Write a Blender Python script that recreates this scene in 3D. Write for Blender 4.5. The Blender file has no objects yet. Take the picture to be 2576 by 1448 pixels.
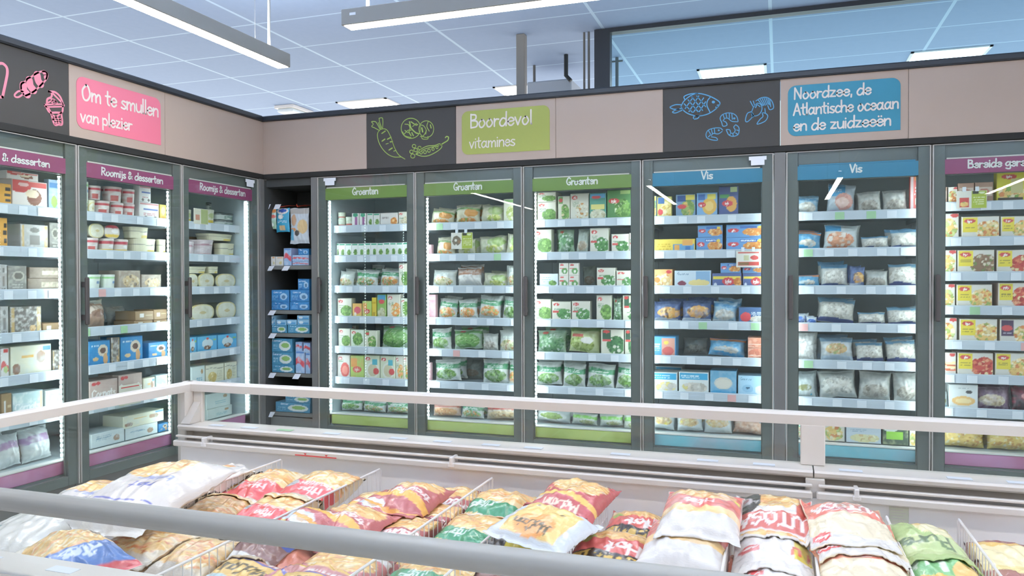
import bpy, math, random
import numpy as np
from mathutils import Matrix, Vector

# ---------------------------------------------------------------- camera, world, exposure
W, H, FPX = 2576, 1448, 1946.7
YAW, PITCH, ROLL = -0.332538, -0.0122719, -0.0033500
CAM = np.array([0.0, 0.0, 1.32])
_fw = np.array([math.sin(YAW)*math.cos(PITCH), math.cos(YAW)*math.cos(PITCH), math.sin(PITCH)])
_r0 = np.array([math.cos(YAW), -math.sin(YAW), 0.0]); _u0 = np.cross(_r0, _fw)
_rt = math.cos(ROLL)*_r0 + math.sin(ROLL)*_u0
_up = -math.sin(ROLL)*_r0 + math.cos(ROLL)*_u0
sc = bpy.context.scene
col = sc.collection
cam = bpy.data.cameras.new('camera'); cam.sensor_width = 36; cam.lens = FPX/W*36; cam.clip_start = 0.02
co = bpy.data.objects.new('camera', cam); col.objects.link(co)
M = Matrix.Identity(4)
for i in range(3):
    M[i][0], M[i][1], M[i][2], M[i][3] = _rt[i], _up[i], -_fw[i], CAM[i]
co.matrix_world = M
sc.camera = co
world = bpy.data.worlds.new('store_fill_light'); sc.world = world; world.use_nodes = True  # even fill entering the open sides, added in place of the store beyond
bg = world.node_tree.nodes['Background']
bg.inputs[0].default_value = (1.0, 0.97, 0.925, 1); bg.inputs[1].default_value = 1.7
sc.view_settings.view_transform = 'Standard'; sc.view_settings.look = 'None'
sc.view_settings.exposure = 0.28; sc.view_settings.gamma = 1.0; sc.view_settings.use_curve_mapping = False
cy = sc.cycles
cy.max_bounces = 7; cy.diffuse_bounces = 4; cy.glossy_bounces = 3; cy.transmission_bounces = 4
cy.transparent_max_bounces = 28; cy.caustics_reflective = False; cy.caustics_refractive = False
PENDANT_E, CEILFILL_E, PANEL_E, LED_E = 27.0, 85.0, 9.0, 16.0

# ---------------------------------------------------------------- pixel measuring (target frame -> point on a known plane)
def ray(x, y): return _fw*FPX + _rt*(x-W/2) - _up*(y-H/2)
def onY(x, y, Y): d = ray(x, y); return CAM + d*(Y-CAM[1])/d[1]
def onX(x, y, X): d = ray(x, y); return CAM + d*(X-CAM[0])/d[0]
def onZ(x, y, Z): d = ray(x, y); return CAM + d*(Z-CAM[2])/d[2]

BY, AX = 4.81, -3.598            # door plane of the back run (Y) and of the left run (X)

# ---------------------------------------------------------------- colours and materials
def lin(c):
    if isinstance(c, str):
        c = c.lstrip('#'); c = [int(c[i:i+2], 16)/255 for i in (0, 2, 4)]
    return tuple((v/12.92 if v <= 0.04045 else ((v+0.055)/1.055)**2.4) for v in c)
MATS = {}
def mat(name, c, rough=0.5, metal=0.0, spec=0.5, bump=0, bscale=60):
    if name in MATS: return MATS[name]
    m = bpy.data.materials.new(name); m.use_nodes = True; nt = m.node_tree; b = nt.nodes['Principled BSDF']
    b.inputs['Base Color'].default_value = (*lin(c), 1); b.inputs['Roughness'].default_value = rough
    b.inputs['Metallic'].default_value = metal; b.inputs['Specular IOR Level'].default_value = spec
    if bump:
        n = nt.nodes.new('ShaderNodeTexNoise'); n.inputs['Scale'].default_value = bscale
        bp = nt.nodes.new('ShaderNodeBump'); bp.inputs['Strength'].default_value = bump; bp.inputs['Distance'].default_value = 0.01
        nt.links.new(n.outputs['Fac'], bp.inputs['Height']); nt.links.new(bp.outputs[0], b.inputs['Normal'])
    MATS[name] = m; return m
def printed(name, rough, bump=0, bscale=40, coat=0):
    m = mat(name, '#ffffff', rough, 0, 0.5, bump, bscale); nt = m.node_tree
    a = nt.nodes.new('ShaderNodeVertexColor'); a.layer_name = 'Col'
    nt.links.new(a.outputs[0], nt.nodes['Principled BSDF'].inputs['Base Color'])
    nt.nodes['Principled BSDF'].inputs['Coat Weight'].default_value = coat
    return m
def glass(name, tint, refl=1.0):
    m = bpy.data.materials.new(name); m.use_nodes = True; nt = m.node_tree; nt.nodes.clear()
    o = nt.nodes.new('ShaderNodeOutputMaterial'); mx = nt.nodes.new('ShaderNodeMixShader')
    t = nt.nodes.new('ShaderNodeBsdfTransparent'); g = nt.nodes.new('ShaderNodeBsdfGlossy')
    f = nt.nodes.new('ShaderNodeFresnel'); ge = nt.nodes.new('ShaderNodeNewGeometry'); im = nt.nodes.new('ShaderNodeMapRange')
    im.inputs[3].default_value = 1.45; im.inputs[4].default_value = 1/1.45       # same reflectance on both faces of a thin pane
    nt.links.new(ge.outputs['Backfacing'], im.inputs[0]); nt.links.new(im.outputs[0], f.inputs[0])
    k = nt.nodes.new('ShaderNodeMath'); k.operation = 'MULTIPLY'; k.inputs[1].default_value = refl
    t.inputs[0].default_value = (*tint, 1); g.inputs['Roughness'].default_value = 0.0
    nt.links.new(f.outputs[0], k.inputs[0]); nt.links.new(k.outputs[0], mx.inputs[0])
    nt.links.new(t.outputs[0], mx.inputs[1]); nt.links.new(g.outputs[0], mx.inputs[2]); nt.links.new(mx.outputs[0], o.inputs[0])
    return m
def emit(name, c, e):
    m = bpy.data.materials.new(name); m.use_nodes = True; nt = m.node_tree
    b = nt.nodes['Principled BSDF']; b.inputs['Base Color'].default_value = (0.8, 0.8, 0.8, 1)
    b.inputs['Emission Color'].default_value = (*c, 1); b.inputs['Emission Strength'].default_value = e
    return m
def led_mat():
    m = emit('led_strip_dots', (0.86, 0.97, 1.0), 1); nt = m.node_tree; b = nt.nodes['Principled BSDF']
    g = nt.nodes.new('ShaderNodeNewGeometry'); s = nt.nodes.new('ShaderNodeSeparateXYZ')
    a = nt.nodes.new('ShaderNodeMath'); a.operation = 'DIVIDE'; a.inputs[1].default_value = 0.0262
    fr = nt.nodes.new('ShaderNodeMath'); fr.operation = 'FRACT'
    r = nt.nodes.new('ShaderNodeMapRange'); r.interpolation_type = 'SMOOTHSTEP'
    r.inputs[1].default_value = 0.30; r.inputs[2].default_value = 0.62; r.inputs[3].default_value = LED_E*2.2; r.inputs[4].default_value = LED_E*0.03
    ab = nt.nodes.new('ShaderNodeMath'); ab.operation = 'ABSOLUTE'; su = nt.nodes.new('ShaderNodeMath'); su.operation = 'SUBTRACT'; su.inputs[1].default_value = 0.5
    mu = nt.nodes.new('ShaderNodeMath'); mu.operation = 'MULTIPLY'; mu.inputs[1].default_value = 2.0
    L = nt.links.new
    L(g.outputs['Position'], s.inputs[0]); L(s.outputs['Z'], a.inputs[0]); L(a.outputs[0], fr.inputs[0]); L(fr.outputs[0], su.inputs[0])
    L(su.outputs[0], ab.inputs[0]); L(ab.outputs[0], mu.inputs[0]); L(mu.outputs[0], r.inputs[0]); L(r.outputs[0], b.inputs['Emission Strength'])
    return m
def ceiling_mat():
    m = mat('ceiling_tiles', '#a9b9d2', 0.9); nt = m.node_tree; b = nt.nodes['Principled BSDF']; L = nt.links.new
    g = nt.nodes.new('ShaderNodeNewGeometry'); s = nt.nodes.new('ShaderNodeSeparateXYZ'); L(g.outputs['Position'], s.inputs[0])
    def line(ax, off, pitch, hw):
        a = nt.nodes.new('ShaderNodeMath'); a.operation = 'ADD'; a.inputs[1].default_value = off
        d = nt.nodes.new('ShaderNodeMath'); d.operation = 'DIVIDE'; d.inputs[1].default_value = pitch
        f = nt.nodes.new('ShaderNodeMath'); f.operation = 'FRACT'; p = nt.nodes.new('ShaderNodeMath'); p.operation = 'LESS_THAN'; p.inputs[1].default_value = hw/pitch
        L(s.outputs[ax], a.inputs[0]); L(a.outputs[0], d.inputs[0]); L(d.outputs[0], f.inputs[0]); L(f.outputs[0], p.inputs[0]); return p
    lx = line('X', 60+1.49-0.012, 1.204, 0.024); ly = line('Y', 60-5.42-0.008+6*0.6, 0.6, 0.016)
    mxm = nt.nodes.new('ShaderNodeMath'); mxm.operation = 'MAXIMUM'; L(lx.outputs[0], mxm.inputs[0]); L(ly.outputs[0], mxm.inputs[1])
    n = nt.nodes.new('ShaderNodeTexNoise'); n.inputs['Scale'].default_value = 260
    cr = nt.nodes.new('ShaderNodeMix'); cr.data_type = 'RGBA'
    cr.inputs[6].default_value = (*lin('#9aaecd'), 1); cr.inputs[7].default_value = (*lin('#a2b5d2'), 1); L(n.outputs['Fac'], cr.inputs[0])
    mx = nt.nodes.new('ShaderNodeMix'); mx.data_type = 'RGBA'; mx.inputs[7].default_value = (*lin('#c6dcf0'), 1)
    L(mxm.outputs[0], mx.inputs[0]); L(cr.outputs[2], mx.inputs[6]); L(mx.outputs[2], b.inputs['Base Color'])
    return m
m_ceil = ceiling_mat(); m_led = led_mat()
m_glass = glass('door_glass', (0.95, 0.985, 0.98), 0.85); m_iglass = glass('island_glass', (0.95, 0.965, 0.955), 0.8); m_wglass = glass('window_glass', (0.80, 0.93, 0.98), 0.5)
m_carton = printed('printed_carton', 0.45); m_film = printed('printed_film', 0.26, 0.10, 30, 0.3); m_tubmat = printed('printed_plastic', 0.32, 0, 40, 0.1)
m_rail = mat('island_rail_beige', '#d8d1c9', 0.35); m_railf = mat('island_rail_grey', '#a9a69e', 0.4); m_white = mat('white_enamel', '#eae6e3', 0.4)
m_frame = mat('door_frame_grey', '#666a67', 0.4); m_alu = mat('aluminium_edge', '#a7a39d', 0.4); m_post = mat('grey_steel', '#6b6a67', 0.5)
m_dark = mat('dark_trim', '#1e1d1a', 0.75); m_dtrim = mat('top_trim', '#292d33', 0.4); m_handle = mat('handle_brown_grey', '#4b4644', 0.45)
m_shelf = mat('freezer_shelf', '#c0cacf', 0.45); m_prail = mat('price_rail_clear', '#c3ccd6', 0.28); m_tag = mat('price_tag_white', '#dde2ea', 0.5)
m_tagg = mat('price_tag_green', '#a3c79d', 0.5); m_tagr = mat('price_tag_red', '#d9a8a6', 0.5)
m_inner = mat('freezer_liner', '#b9c6cb', 0.5); m_back = mat('freezer_back', '#bac4c8', 0.5)
m_beige = mat('fascia_beige', '#aa978a', 0.6); m_black = mat('fascia_black', '#3a3733', 0.6)
m_pink = mat('sign_pink', '#d97186', 0.5); m_green = mat('sign_green', '#979d49', 0.5); m_blue = mat('sign_blue', '#2a8098', 0.5)
m_let = mat('lettering_cream', '#d8cfc8', 0.5); m_letw = mat('lettering_white', '#e6e2de', 0.5)
m_dpink = mat('drawing_pink', '#d37d8f', 0.5); m_dgreen = mat('drawing_green', '#8da64a', 0.5); m_dblue = mat('drawing_blue', '#4e95bd', 0.5)
m_hpurple = mat('band_purple', '#9a4d70', 0.4); m_hgreen = mat('band_green', '#788f47', 0.4); m_hblue = mat('band_blue', '#3d83a3', 0.4)
m_bpurple = mat('kick_purple', '#d795c2', 0.35); m_bgreen = mat('kick_green', '#cbd880', 0.35); m_bblue = mat('kick_blue', '#82cfe0', 0.35)
for km_, c2 in ((m_bpurple, '#c06a8e'), (m_bgreen, '#b3bd5a'), (m_bblue, '#a9c3d2')):          # soft printed pattern on the kick panels
    nt = km_.node_tree; b = nt.nodes['Principled BSDF']; n = nt.nodes.new('ShaderNodeTexNoise'); n.inputs['Scale'].default_value = 3.2; n.inputs['Detail'].default_value = 4
    r = nt.nodes.new('ShaderNodeMapRange'); r.inputs[1].default_value = 0.42; r.inputs[2].default_value = 0.66; g = nt.nodes.new('ShaderNodeNewGeometry')
    mx = nt.nodes.new('ShaderNodeMix'); mx.data_type = 'RGBA'; mx.inputs[6].default_value = b.inputs['Base Color'].default_value; mx.inputs[7].default_value = (*lin(c2), 1)
    nt.links.new(g.outputs['Position'], n.inputs['Vector']); nt.links.new(n.outputs['Fac'], r.inputs[0]); nt.links.new(r.outputs[0], mx.inputs[0]); nt.links.new(mx.outputs[2], b.inputs['Base Color'])
m_lamp = emit('pendant_diffuser', (1, 0.955, 0.885), PENDANT_E); m_panel = emit('panel_diffuser', (1, 1, 1), PANEL_E)
m_ceilfill = emit('added_ceiling_fill', (0.90, 0.95, 1.0), CEILFILL_E)  # added glow on the pendant tops to brighten the ceiling
m_house = mat('pendant_housing', '#85827d', 0.45); m_floor = mat('floor_tiles', '#d6d1ca', 0.35); m_wall = mat('wall_paint', '#c9c6c0', 0.8)
m_wire = mat('white_wire', '#e3deda', 0.35); m_grey = mat('unit_grey', '#aeb5bf', 0.5); m_cable = mat('black_cable', '#22282c', 0.6)
m_red = mat('red_mark', '#d2494a', 0.5); m_hook = mat('red_hook', '#c4472f', 0.4); m_paper = mat('paper_notice', '#cfd0bb', 0.7)
m_rackb = mat('rack_dark', '#3d3f3e', 0.55); m_rack = mat('rack_grey', '#6f706c', 0.5); m_slatd = mat('duct_grey', '#cfc8c0', 0.6)

# ---------------------------------------------------------------- object helpers
def link(o, parent=None):
    col.objects.link(o)
    if parent is not None: o.parent = parent
    return o
def tag(o, label=None, cat=None, group=None, kind=None):
    if label: o['label'] = label
    if cat: o['category'] = cat
    if group: o['group'] = group
    if kind: o['kind'] = kind
    return o
def empty(name, loc=(0, 0, 0), rz=0, label=None, cat=None, group=None):
    o = bpy.data.objects.new(name, None); o.empty_display_size = 0.1; o.location = loc; o.rotation_euler = (0, 0, rz)
    return tag(link(o), label, cat, group)
def npmesh(name, V, F, m, parent=None, colors=None, smooth=False):
    me = bpy.data.meshes.new(name)
    V = np.asarray(V, np.float32); me.vertices.add(len(V)); me.vertices.foreach_set('co', V.ravel())
    tot = np.array([len(f) for f in F], np.int32); idx = np.fromiter((i for f in F for i in f), np.int32, int(tot.sum()))
    me.loops.add(len(idx)); me.loops.foreach_set('vertex_index', idx)
    me.polygons.add(len(F)); me.polygons.foreach_set('loop_start', np.concatenate(([0], np.cumsum(tot)[:-1])).astype(np.int32))
    me.update(calc_edges=True)
    me.polygons.foreach_set('use_smooth', np.full(len(F), bool(smooth)))
    if colors is not None:
        a = me.color_attributes.new('Col', 'FLOAT_COLOR', 'POINT')
        c = np.ones((len(V), 4), np.float32); c[:, :3] = colors; a.data.foreach_set('color', c.ravel())
    me.materials.append(m); me.validate()
    return link(bpy.data.objects.new(name, me), parent)
class MB:
    def __init__(s): s.v = []; s.f = []
    def add(s, V, F):
        n = len(s.v); s.v += [tuple(p) for p in V]; s.f += [tuple(i+n for i in f) for f in F]; return s
    def box(s, x0, x1, y0, y1, z0, z1):
        return s.add([(x0,y0,z0),(x1,y0,z0),(x1,y1,z0),(x0,y1,z0),(x0,y0,z1),(x1,y0,z1),(x1,y1,z1),(x0,y1,z1)],
                     [(0,3,2,1),(4,5,6,7),(0,1,5,4),(1,2,6,5),(2,3,7,6),(3,0,4,7)])
    def bbox(s, x0, x1, y0, y1, z0, z1, b=0.004):        # box with chamfered edges along every axis
        V = []; F = []
        X, Y, Z = (x0, x1), (y0, y1), (z0, z1)
        def c(i, j, k, a):
            p = [X[i], Y[j], Z[k]]; sg = [1-2*i, 1-2*j, 1-2*k]
            for ax in range(3):
                if ax != a: p[ax] += sg[ax]*b
            return p
        ids = {}
        for i in (0,1):
            for j in (0,1):
                for k in (0,1):
                    for a in range(3):
                        ids[(i,j,k,a)] = len(V); V.append(c(i,j,k,a))
        for a in range(3):                                # six faces
            u, w = [q for q in range(3) if q != a]
            for e in (0,1):
                f = []
                for (p, q) in ((0,0),(1,0),(1,1),(0,1)):
                    t = [0,0,0]; t[a] = e; t[u] = p; t[w] = q; f.append(ids[(*t, a)])
                F.append(f)
        for a in range(3):                                # twelve edges
            u, w = [q for q in range(3) if q != a]
            for p in (0,1):
                for q in (0,1):
                    t0 = [0,0,0]; t0[u] = p; t0[w] = q; t1 = list(t0); t1[a] = 1
                    F.append([ids[(*t0,u)], ids[(*t1,u)], ids[(*t1,w)], ids[(*t0,w)]])
        for i in (0,1):
            for j in (0,1):
                for k in (0,1): F.append([ids[(i,j,k,0)], ids[(i,j,k,1)], ids[(i,j,k,2)]])
        return s.add(V, F)
    def tube(s, pts, r, n=8, caps=True):
        P = [np.array(p, float) for p in pts]; V = []; F = []
        for i, p in enumerate(P):
            t = P[min(i+1, len(P)-1)] - P[max(i-1, 0)]; t /= np.linalg.norm(t)
            a = np.array([0,0,1.0]) if abs(t[2]) < 0.9 else np.array([1.0,0,0])
            u = np.cross(t, a); u /= np.linalg.norm(u); w = np.cross(t, u)
            for k in range(n):
                an = 2*math.pi*(k+0.5)/n; V.append(p + r*(math.cos(an)*u + math.sin(an)*w))
        for i in range(len(P)-1):
            for k in range(n): F.append((i*n+k, i*n+(k+1)%n, (i+1)*n+(k+1)%n, (i+1)*n+k))
        if caps: F.append(tuple(range(n))[::-1]); F.append(tuple((len(P)-1)*n+k for k in range(n)))
        return s.add(V, F)
    def extrude(s, prof, p0, p1, ax=(0, 1)):              # profile [(a,b)] swept from p0 to p1; a along ax, b up
        n = len(prof); V = []
        for p in (p0, p1):
            for a, b in prof: V.append((p[0]+a*ax[0], p[1]+a*ax[1], p[2]+b))
        F = [(i, (i+1)%n, n+(i+1)%n, n+i) for i in range(n)] + [tuple(range(n))[::-1], tuple(range(n, 2*n))]
        return s.add(V, F)
    def build(s, name, m, parent=None, smooth=False):
        o = npmesh(name, s.v, s.f, m, parent, None, smooth)
        return o
def struct(o): o['kind'] = 'structure'; return o

# ---------------------------------------------------------------- handwritten lettering (stroke font)
GL = {'a':(52,"3858 2264 0648 0832 1824 3030 3842;4264 4032 5024"),'b':(46,"0696 0626;0648 2264 4050 3830 2024 0632"),'c':(40,"3658 2064 0544 1226 2624 3830"),
'd':(48,"4258 2264 0544 1026 2624 4040;4496 4224"),'e':(44,"0644 4048 3262 1662 0542 1426 2824 4034"),'g':(46,"4058 2264 0546 1430 3036 4258;4264 4210 2602 0808"),
'h':(46,"0696 0624;0644 2062 3856 4024"),'i':(18,"0964 0924;0980 0982"),'j':(22,"1464 1408 0200;1480 1482"),'k':(42,"0696 0624;3662 0644 3826"),'l':(18,"0996 0930 1224"),
'm':(66,"0664 0624;0646 1862 3056 3224;3246 4662 5856 6024"),'n':(46,"0664 0624;0646 2062 3858 4024"),'o':(46,"2264 0646 1226 2624 4042 3260 2264"),
'p':(46,"0664 0600;0656 2464 4048 3228 0632"),'r':(34,"0664 0624;0644 1660 3260"),'s':(38,"3460 1662 0852 2044 3434 2424 0428"),'t':(34,"1690 1634 2624;0266 3268"),
'u':(46,"0664 0834 2024 3834 4264;4264 4224"),'v':(42,"0464 2024;2024 3864"),'z':(42,"0664 3662;3662 0626;0626 3826"),'A':(56,"0424 2896;2896 5224;1250 4450"),
'B':(52,"0896 0824;0894 3690 3670 1062;1062 4456 4230 0824"),'C':(54,"5284 3096 0870 1034 3424 5236"),'G':(58,"5084 3096 0862 1832 4226 5250;5250 3450"),
'H':(56,"0896 0824;4896 4824;0860 4862"),'L':(46,"0896 0826;0826 4424"),'M':(70,"0824 1296;1296 3440;3440 5896;5896 6424"),'N':(58,"0824 1096;1096 4826;4826 5096"),
'O':(60,"3096 0868 1430 3624 5452 4488 3096"),'P':(46,"0896 0824;0894 4086 3862 1058"),'R':(54,"1096 0824;0894 4088 4066 1058;2058 4824"),'S':(50,"4486 2896 0878 2662 4444 3224 0632"),
'T':(52,"0294 5096;2696 2624"),'U':(56,"0896 0840 2624 4440 4896"),'V':(50,"0496 2424;2424 4896"),'&':(56,"5028 1472 2092 3678 0840 2024 5052"),',':(16,"1030 0814"),
'ë':(44,"0644 4048 3262 1662 0542 1426 2824 4034;1480 1482;3080 3082"),'é':(44,"0644 4048 3262 1662 0542 1426 2824 4034;1878 3088"),' ':(26,""),'-':(30,"0646 2446")}
def smooth_line(P, k=6):
    P = np.array(P, float)
    if len(P) < 3: return P
    Q = np.vstack((2*P[0]-P[1], P, 2*P[-1]-P[-2])); out = []
    for i in range(1, len(Q)-2):
        p0, p1, p2, p3 = Q[i-1:i+3]
        for t in np.linspace(0, 1, k, endpoint=False):
            out.append(0.5*((2*p1)+(-p0+p2)*t+(2*p0-5*p1+4*p2-p3)*t*t+(-p0+3*p1-3*p2+p3)*t**3))
    out.append(P[-1]); return np.array(out)
def text_strokes(s):                                     # strokes with ascender height 1, baseline 0; and the advance
    x = 0; out = []
    for ch in s:
        w, g = GL.get(ch, GL[' '])
        for st in g.split(';'):
            if st: out.append(smooth_line([((x+int(p[:2]))/72, (int(p[2:])-24)/72) for p in st.split()]))
        x += w
    return out, x/72
def ribbon(mb, pts, w, lift):
    """flat rounded stroke: pts are 2-D, lift maps (a,b,h) to a point; a raised strip with half-round ends"""
    P = np.array(pts, float); n = len(P)
    T = np.gradient(P, axis=0) if n > 1 else np.array([[1.0, 0]])
    L = np.hypot(T[:, 0], T[:, 1])[:, None]; L[L == 0] = 1; T = T/L; N = np.stack((-T[:, 1], T[:, 0]), 1)
    r = w/2; ring = [P[i]+N[i]*r for i in range(n)]
    a1 = math.atan2(N[-1][1], N[-1][0]); ring += [P[-1]+r*np.array([math.cos(a1-math.pi*k/6), math.sin(a1-math.pi*k/6)]) for k in range(1, 6)]
    ring += [P[i]-N[i]*r for i in range(n-1, -1, -1)]
    a0 = math.atan2(-N[0][1], -N[0][0]); ring += [P[0]+r*np.array([math.cos(a0-math.pi*k/6), math.sin(a0-math.pi*k/6)]) for k in range(1, 6)]
    m = n; V = [lift(p[0], p[1], 1) for p in ring]; F = []
    full = len(ring)
    for i in range(n-1): F.append((i, i+1, n+5+(n-2-i), n+5+(n-1-i)))
    F.append(tuple(range(n-1, n+6))); F.append(tuple(list(range(2*n+4, full))+[0]))
    mb.add(V, F)
def plane_lift(P0, P1, nrm, off):
    """2-D frame on a vertical plane: a metres along P0->P1 (horizontal), b metres up"""
    P0 = np.array(P0, float); d = np.array(P1, float)-P0; d[2] = 0; L = np.linalg.norm(d); d /= L; nrm = np.array(nrm, float)
    return (lambda a, b, h: P0 + d*a + np.array([0, 0, 1.0])*b + nrm*off), L
def px_text(mb, s, p0, p1, hpx, plane, nrm, off, wf=0.13, x1=None):
    A = plane(*p0); B = plane(*p1); h = abs(plane(p0[0], p0[1]-hpx)[2]-A[2])
    st, adv = text_strokes(s); lift, L = plane_lift(A, B, nrm, off)
    k = L/adv; dz = (B[2]-A[2])/L
    for n_, q in enumerate(st): ribbon(mb, [(x*k, y*h+x*k*dz) for x, y in q], wf*h, lambda a, b, hh_, e=n_*0.00006: lift(a, b, 1)+np.array(nrm)*e)
def px_stroke(mb, s, scale, ox, oy, plane, nrm, off, w, smooth=True, inv=None):
    P = [tuple(float(v) for v in q.split(',')) for q in s.split()]
    Wp = [plane(ox+x/scale, oy+y/scale) for x, y in P]
    ax = 0 if abs(nrm[1]) > 0.5 else 1
    q = [(p[ax], p[2]) for p in Wp]; q = smooth_line(q, 5) if smooth else np.array(q)
    base = Wp[0][1-ax]
    if ax == 0: lift = lambda a, b, h: np.array([a, base+nrm[1]*off, b])
    else: lift = lambda a, b, h: np.array([base+nrm[0]*off, a, b])
    ribbon(mb, q, w, lift)
def circ(cx, cy, rx, ry=None, n=14):
    ry = ry or rx
    return ' '.join(f"{cx+rx*math.cos(6.2832*k/n):.0f},{cy+ry*math.sin(6.2832*k/n):.0f}" for k in range(n+1))

# ---------------------------------------------------------------- printed designs: colour per vertex, u to the right, v up
def noise2(X, Y, seed):
    r = np.random.RandomState(seed % 99991); g = r.rand(32, 32)
    xi = np.floor(X).astype(int); yi = np.floor(Y).astype(int); fx = X-xi; fy = Y-yi; fx = fx*fx*(3-2*fx); fy = fy*fy*(3-2*fy)
    a = g[yi % 32, xi % 32]; b = g[yi % 32, (xi+1) % 32]; c = g[(yi+1) % 32, xi % 32]; d = g[(yi+1) % 32, (xi+1) % 32]
    return a*(1-fx)*(1-fy)+b*fx*(1-fy)+c*(1-fx)*fy+d*fx*fy
def segd(X, Y, ax, ay, bx, by):
    dx, dy = bx-ax, by-ay; t = np.clip(((X-ax)*dx+(Y-ay)*dy)/(dx*dx+dy*dy+1e-12), 0, 1)
    return np.hypot(X-ax-t*dx, Y-ay-t*dy)
def paint(U, V, base, ops, asp, seed):
    R = np.random.RandomState(seed % 99991)
    C = np.empty((len(U), 3)); C[:] = lin(base); X = U*asp
    for o in ops:
        k = o[0]
        if k == 'r': C[(U > o[1]) & (U < o[3]) & (V > o[2]) & (V < o[4])] = lin(o[5])
        elif k == 'e': C[((U-o[1])/o[3])**2+((V-o[2])/o[4])**2 < 1] = lin(o[5])
        elif k in 'ky':
            msk = ((U-o[1])/o[3])**2+((V-o[2])/o[4])**2
            msk = (msk < 1+0.35*(noise2(X*5+3, V*5, seed)-0.5)) if len(o) < 9 else ((abs(U-o[1]) < o[3]) & (abs(V-o[2]) < o[4]))
            ids = np.nonzero(msk)[0]
            if len(ids) == 0: continue
            x, v = X[ids], V[ids]; c = C[ids]; cols = [np.array(lin(q)) for q in o[5]]; c[:] = cols[0]
            for i in range(o[6]):
                a = (o[1]+o[3]*R.uniform(-1, 1))*asp; b = o[2]+o[4]*R.uniform(-1, 1); q = cols[R.randint(len(cols))]*R.uniform(0.86, 1.1)
                if k == 'k': d = np.hypot(x-a, v-b); w = o[7]*R.uniform(0.6, 1.2)
                else:
                    an = R.normal(0.35, 0.45); ln = o[7]*R.uniform(0.7, 1.3); d = segd(x, v, a-ln*math.cos(an), b-ln*math.sin(an), a+ln*math.cos(an), b+ln*math.sin(an)); w = o[7]*0.15
                hit = d < w; c[hit] = q; ed = (d >= w*0.78) & hit; c[ed] = q*0.87
            C[ids] = c
        elif k == 'w':
            y = o[3]*np.sin(U*o[4]+o[5]); C[(V > o[1]+y) & (V < o[2]+y)] = lin(o[6])
        elif k == 's':
            st, adv = text_strokes(o[1]); h = o[4]; cx, cyy = o[2]*asp, o[3]; sl = o[6] if len(o) > 6 else 0
            near = (abs(X-cx) < adv*h/2+h*0.3) & (abs(V-cyy) < h*0.9+abs(sl)*adv*h/2); ids = np.nonzero(near)[0]
            if len(ids) == 0: continue
            x = (X[ids]-cx)/h+adv/2; y = (V[ids]-cyy)/h+0.45-sl*(x-adv/2); hit = np.zeros(len(ids), bool)
            for q in st:
                for i in range(0, len(q)-1, 2 if len(q) > 4 else 1):
                    e = q[min(i+(2 if len(q) > 4 else 1), len(q)-1)]; hit |= segd(x, y, q[i][0], q[i][1], e[0], e[1]) < 0.095
            C[ids[hit]] = lin(o[5])
        elif k == 'l':
            n = max(1, int(o[6])); rr = (V-o[2])/(o[4]-o[2]); ph = rr*n
            C[(U > o[1]) & (U < o[3]) & (rr > 0) & (rr < 1) & ((ph % 1) < 0.5) & (noise2(X*60, np.floor(ph)*7.3, seed+5) > 0.32)] = lin(o[5])
        elif k == 'n':
            f = noise2(X*o[2], V*o[2], seed+3)*0.6+noise2(X*o[2]*2.7, V*o[2]*2.7, seed+4)*0.4
            t = np.clip((f-0.42)*o[3], 0, 1)[:, None]; C = C*(1-t)+np.array(lin(o[1]))*t
    return np.clip(C, 0, 1)

PEA = ['#6f9450', '#83ab5c', '#587f42', '#94b96c']; FRY = ['#e8bd7c', '#f2d6a0', '#ecc688', '#f6e4bd', '#e0a666', '#e9b083']; CAR = ['#e79a58', '#efb071', '#9fb86b', '#e8d9b8']
FISH = ['#cfc9c0', '#e0dbd2', '#bdb6ab', '#d9cfc0']; PAS = ['#e8c27a', '#f0d9a4', '#d98a56', '#f4e7c8', '#a9b56a']; RED = ['#c9584c', '#d97e60', '#e5a380', '#b54440']
CHO = ['#7a5a48', '#8f6d58', '#a88468', '#5f463a']; SAL = ['#d98e74', '#e5a68d', '#cf7d64']; STK = ['#d98f4c', '#e3a65f', '#c97a3a', '#efc58c']; MIX = ['#7fa260', '#e39a55', '#dfe0c0', '#a9c07c', '#d98757']
LOGO = [('e', .22, .86, .17, .075, '#d05a58'), ('s', 'iglo', .22, .86, .075, '#f3e6e2')]
def ig(food, bg='#ddd9cc', side='#9db982', extra=()):
    return (bg, [('k', .66, .36, .42, .30, food, 60, .055), ('r', 0, 0, 1, .05, side), ('l', .08, .52, .46, .72, '#8fa58a', 4)] + LOGO + list(extra))
def igy(food):
    return ('#dcd8d0', [('k', .72, .40, .36, .44, food, 70, .07), ('r', 0, .32, .42, 1, '#e6d04e'), ('l', .07, .45, .36, .62, '#9a8a4a', 3), ('r', 0, 0, 1, .04, '#d9c250'),
                        ('e', .21, .82, .16, .10, '#cf5656'), ('s', 'iglo', .21, .82, .1, '#f3e6e2')])
def igb(food, bg='#6d9bcb'):
    return (bg, [('k', .72, .42, .30, .34, food, 40, .10), ('r', .34, .72, .78, .92, '#4a6fb0'), ('l', .36, .76, .74, .88, '#d9e2ee', 2), ('e', .17, .55, .15, .17, '#cf4f52'), ('s', 'iglo', .17, .55, .16, '#f5e9e6'), ('e', .86, .80, .08, .1, '#e4c95a')])
def pch(food, top='#4f9a6c', bg='#d5d8d3', n=70, clear=None):
    return (bg, [('n', clear or '#c2c8c4', 6, 1.6), ('k', .5, .30, .42, .24, food, n, .05), ('w', .58, .80, .03, 5, 1, top), ('l', .2, .64, .8, .74, '#dbe6da', 2), ('n', '#e6eae8', 9, 1.0)])
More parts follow.
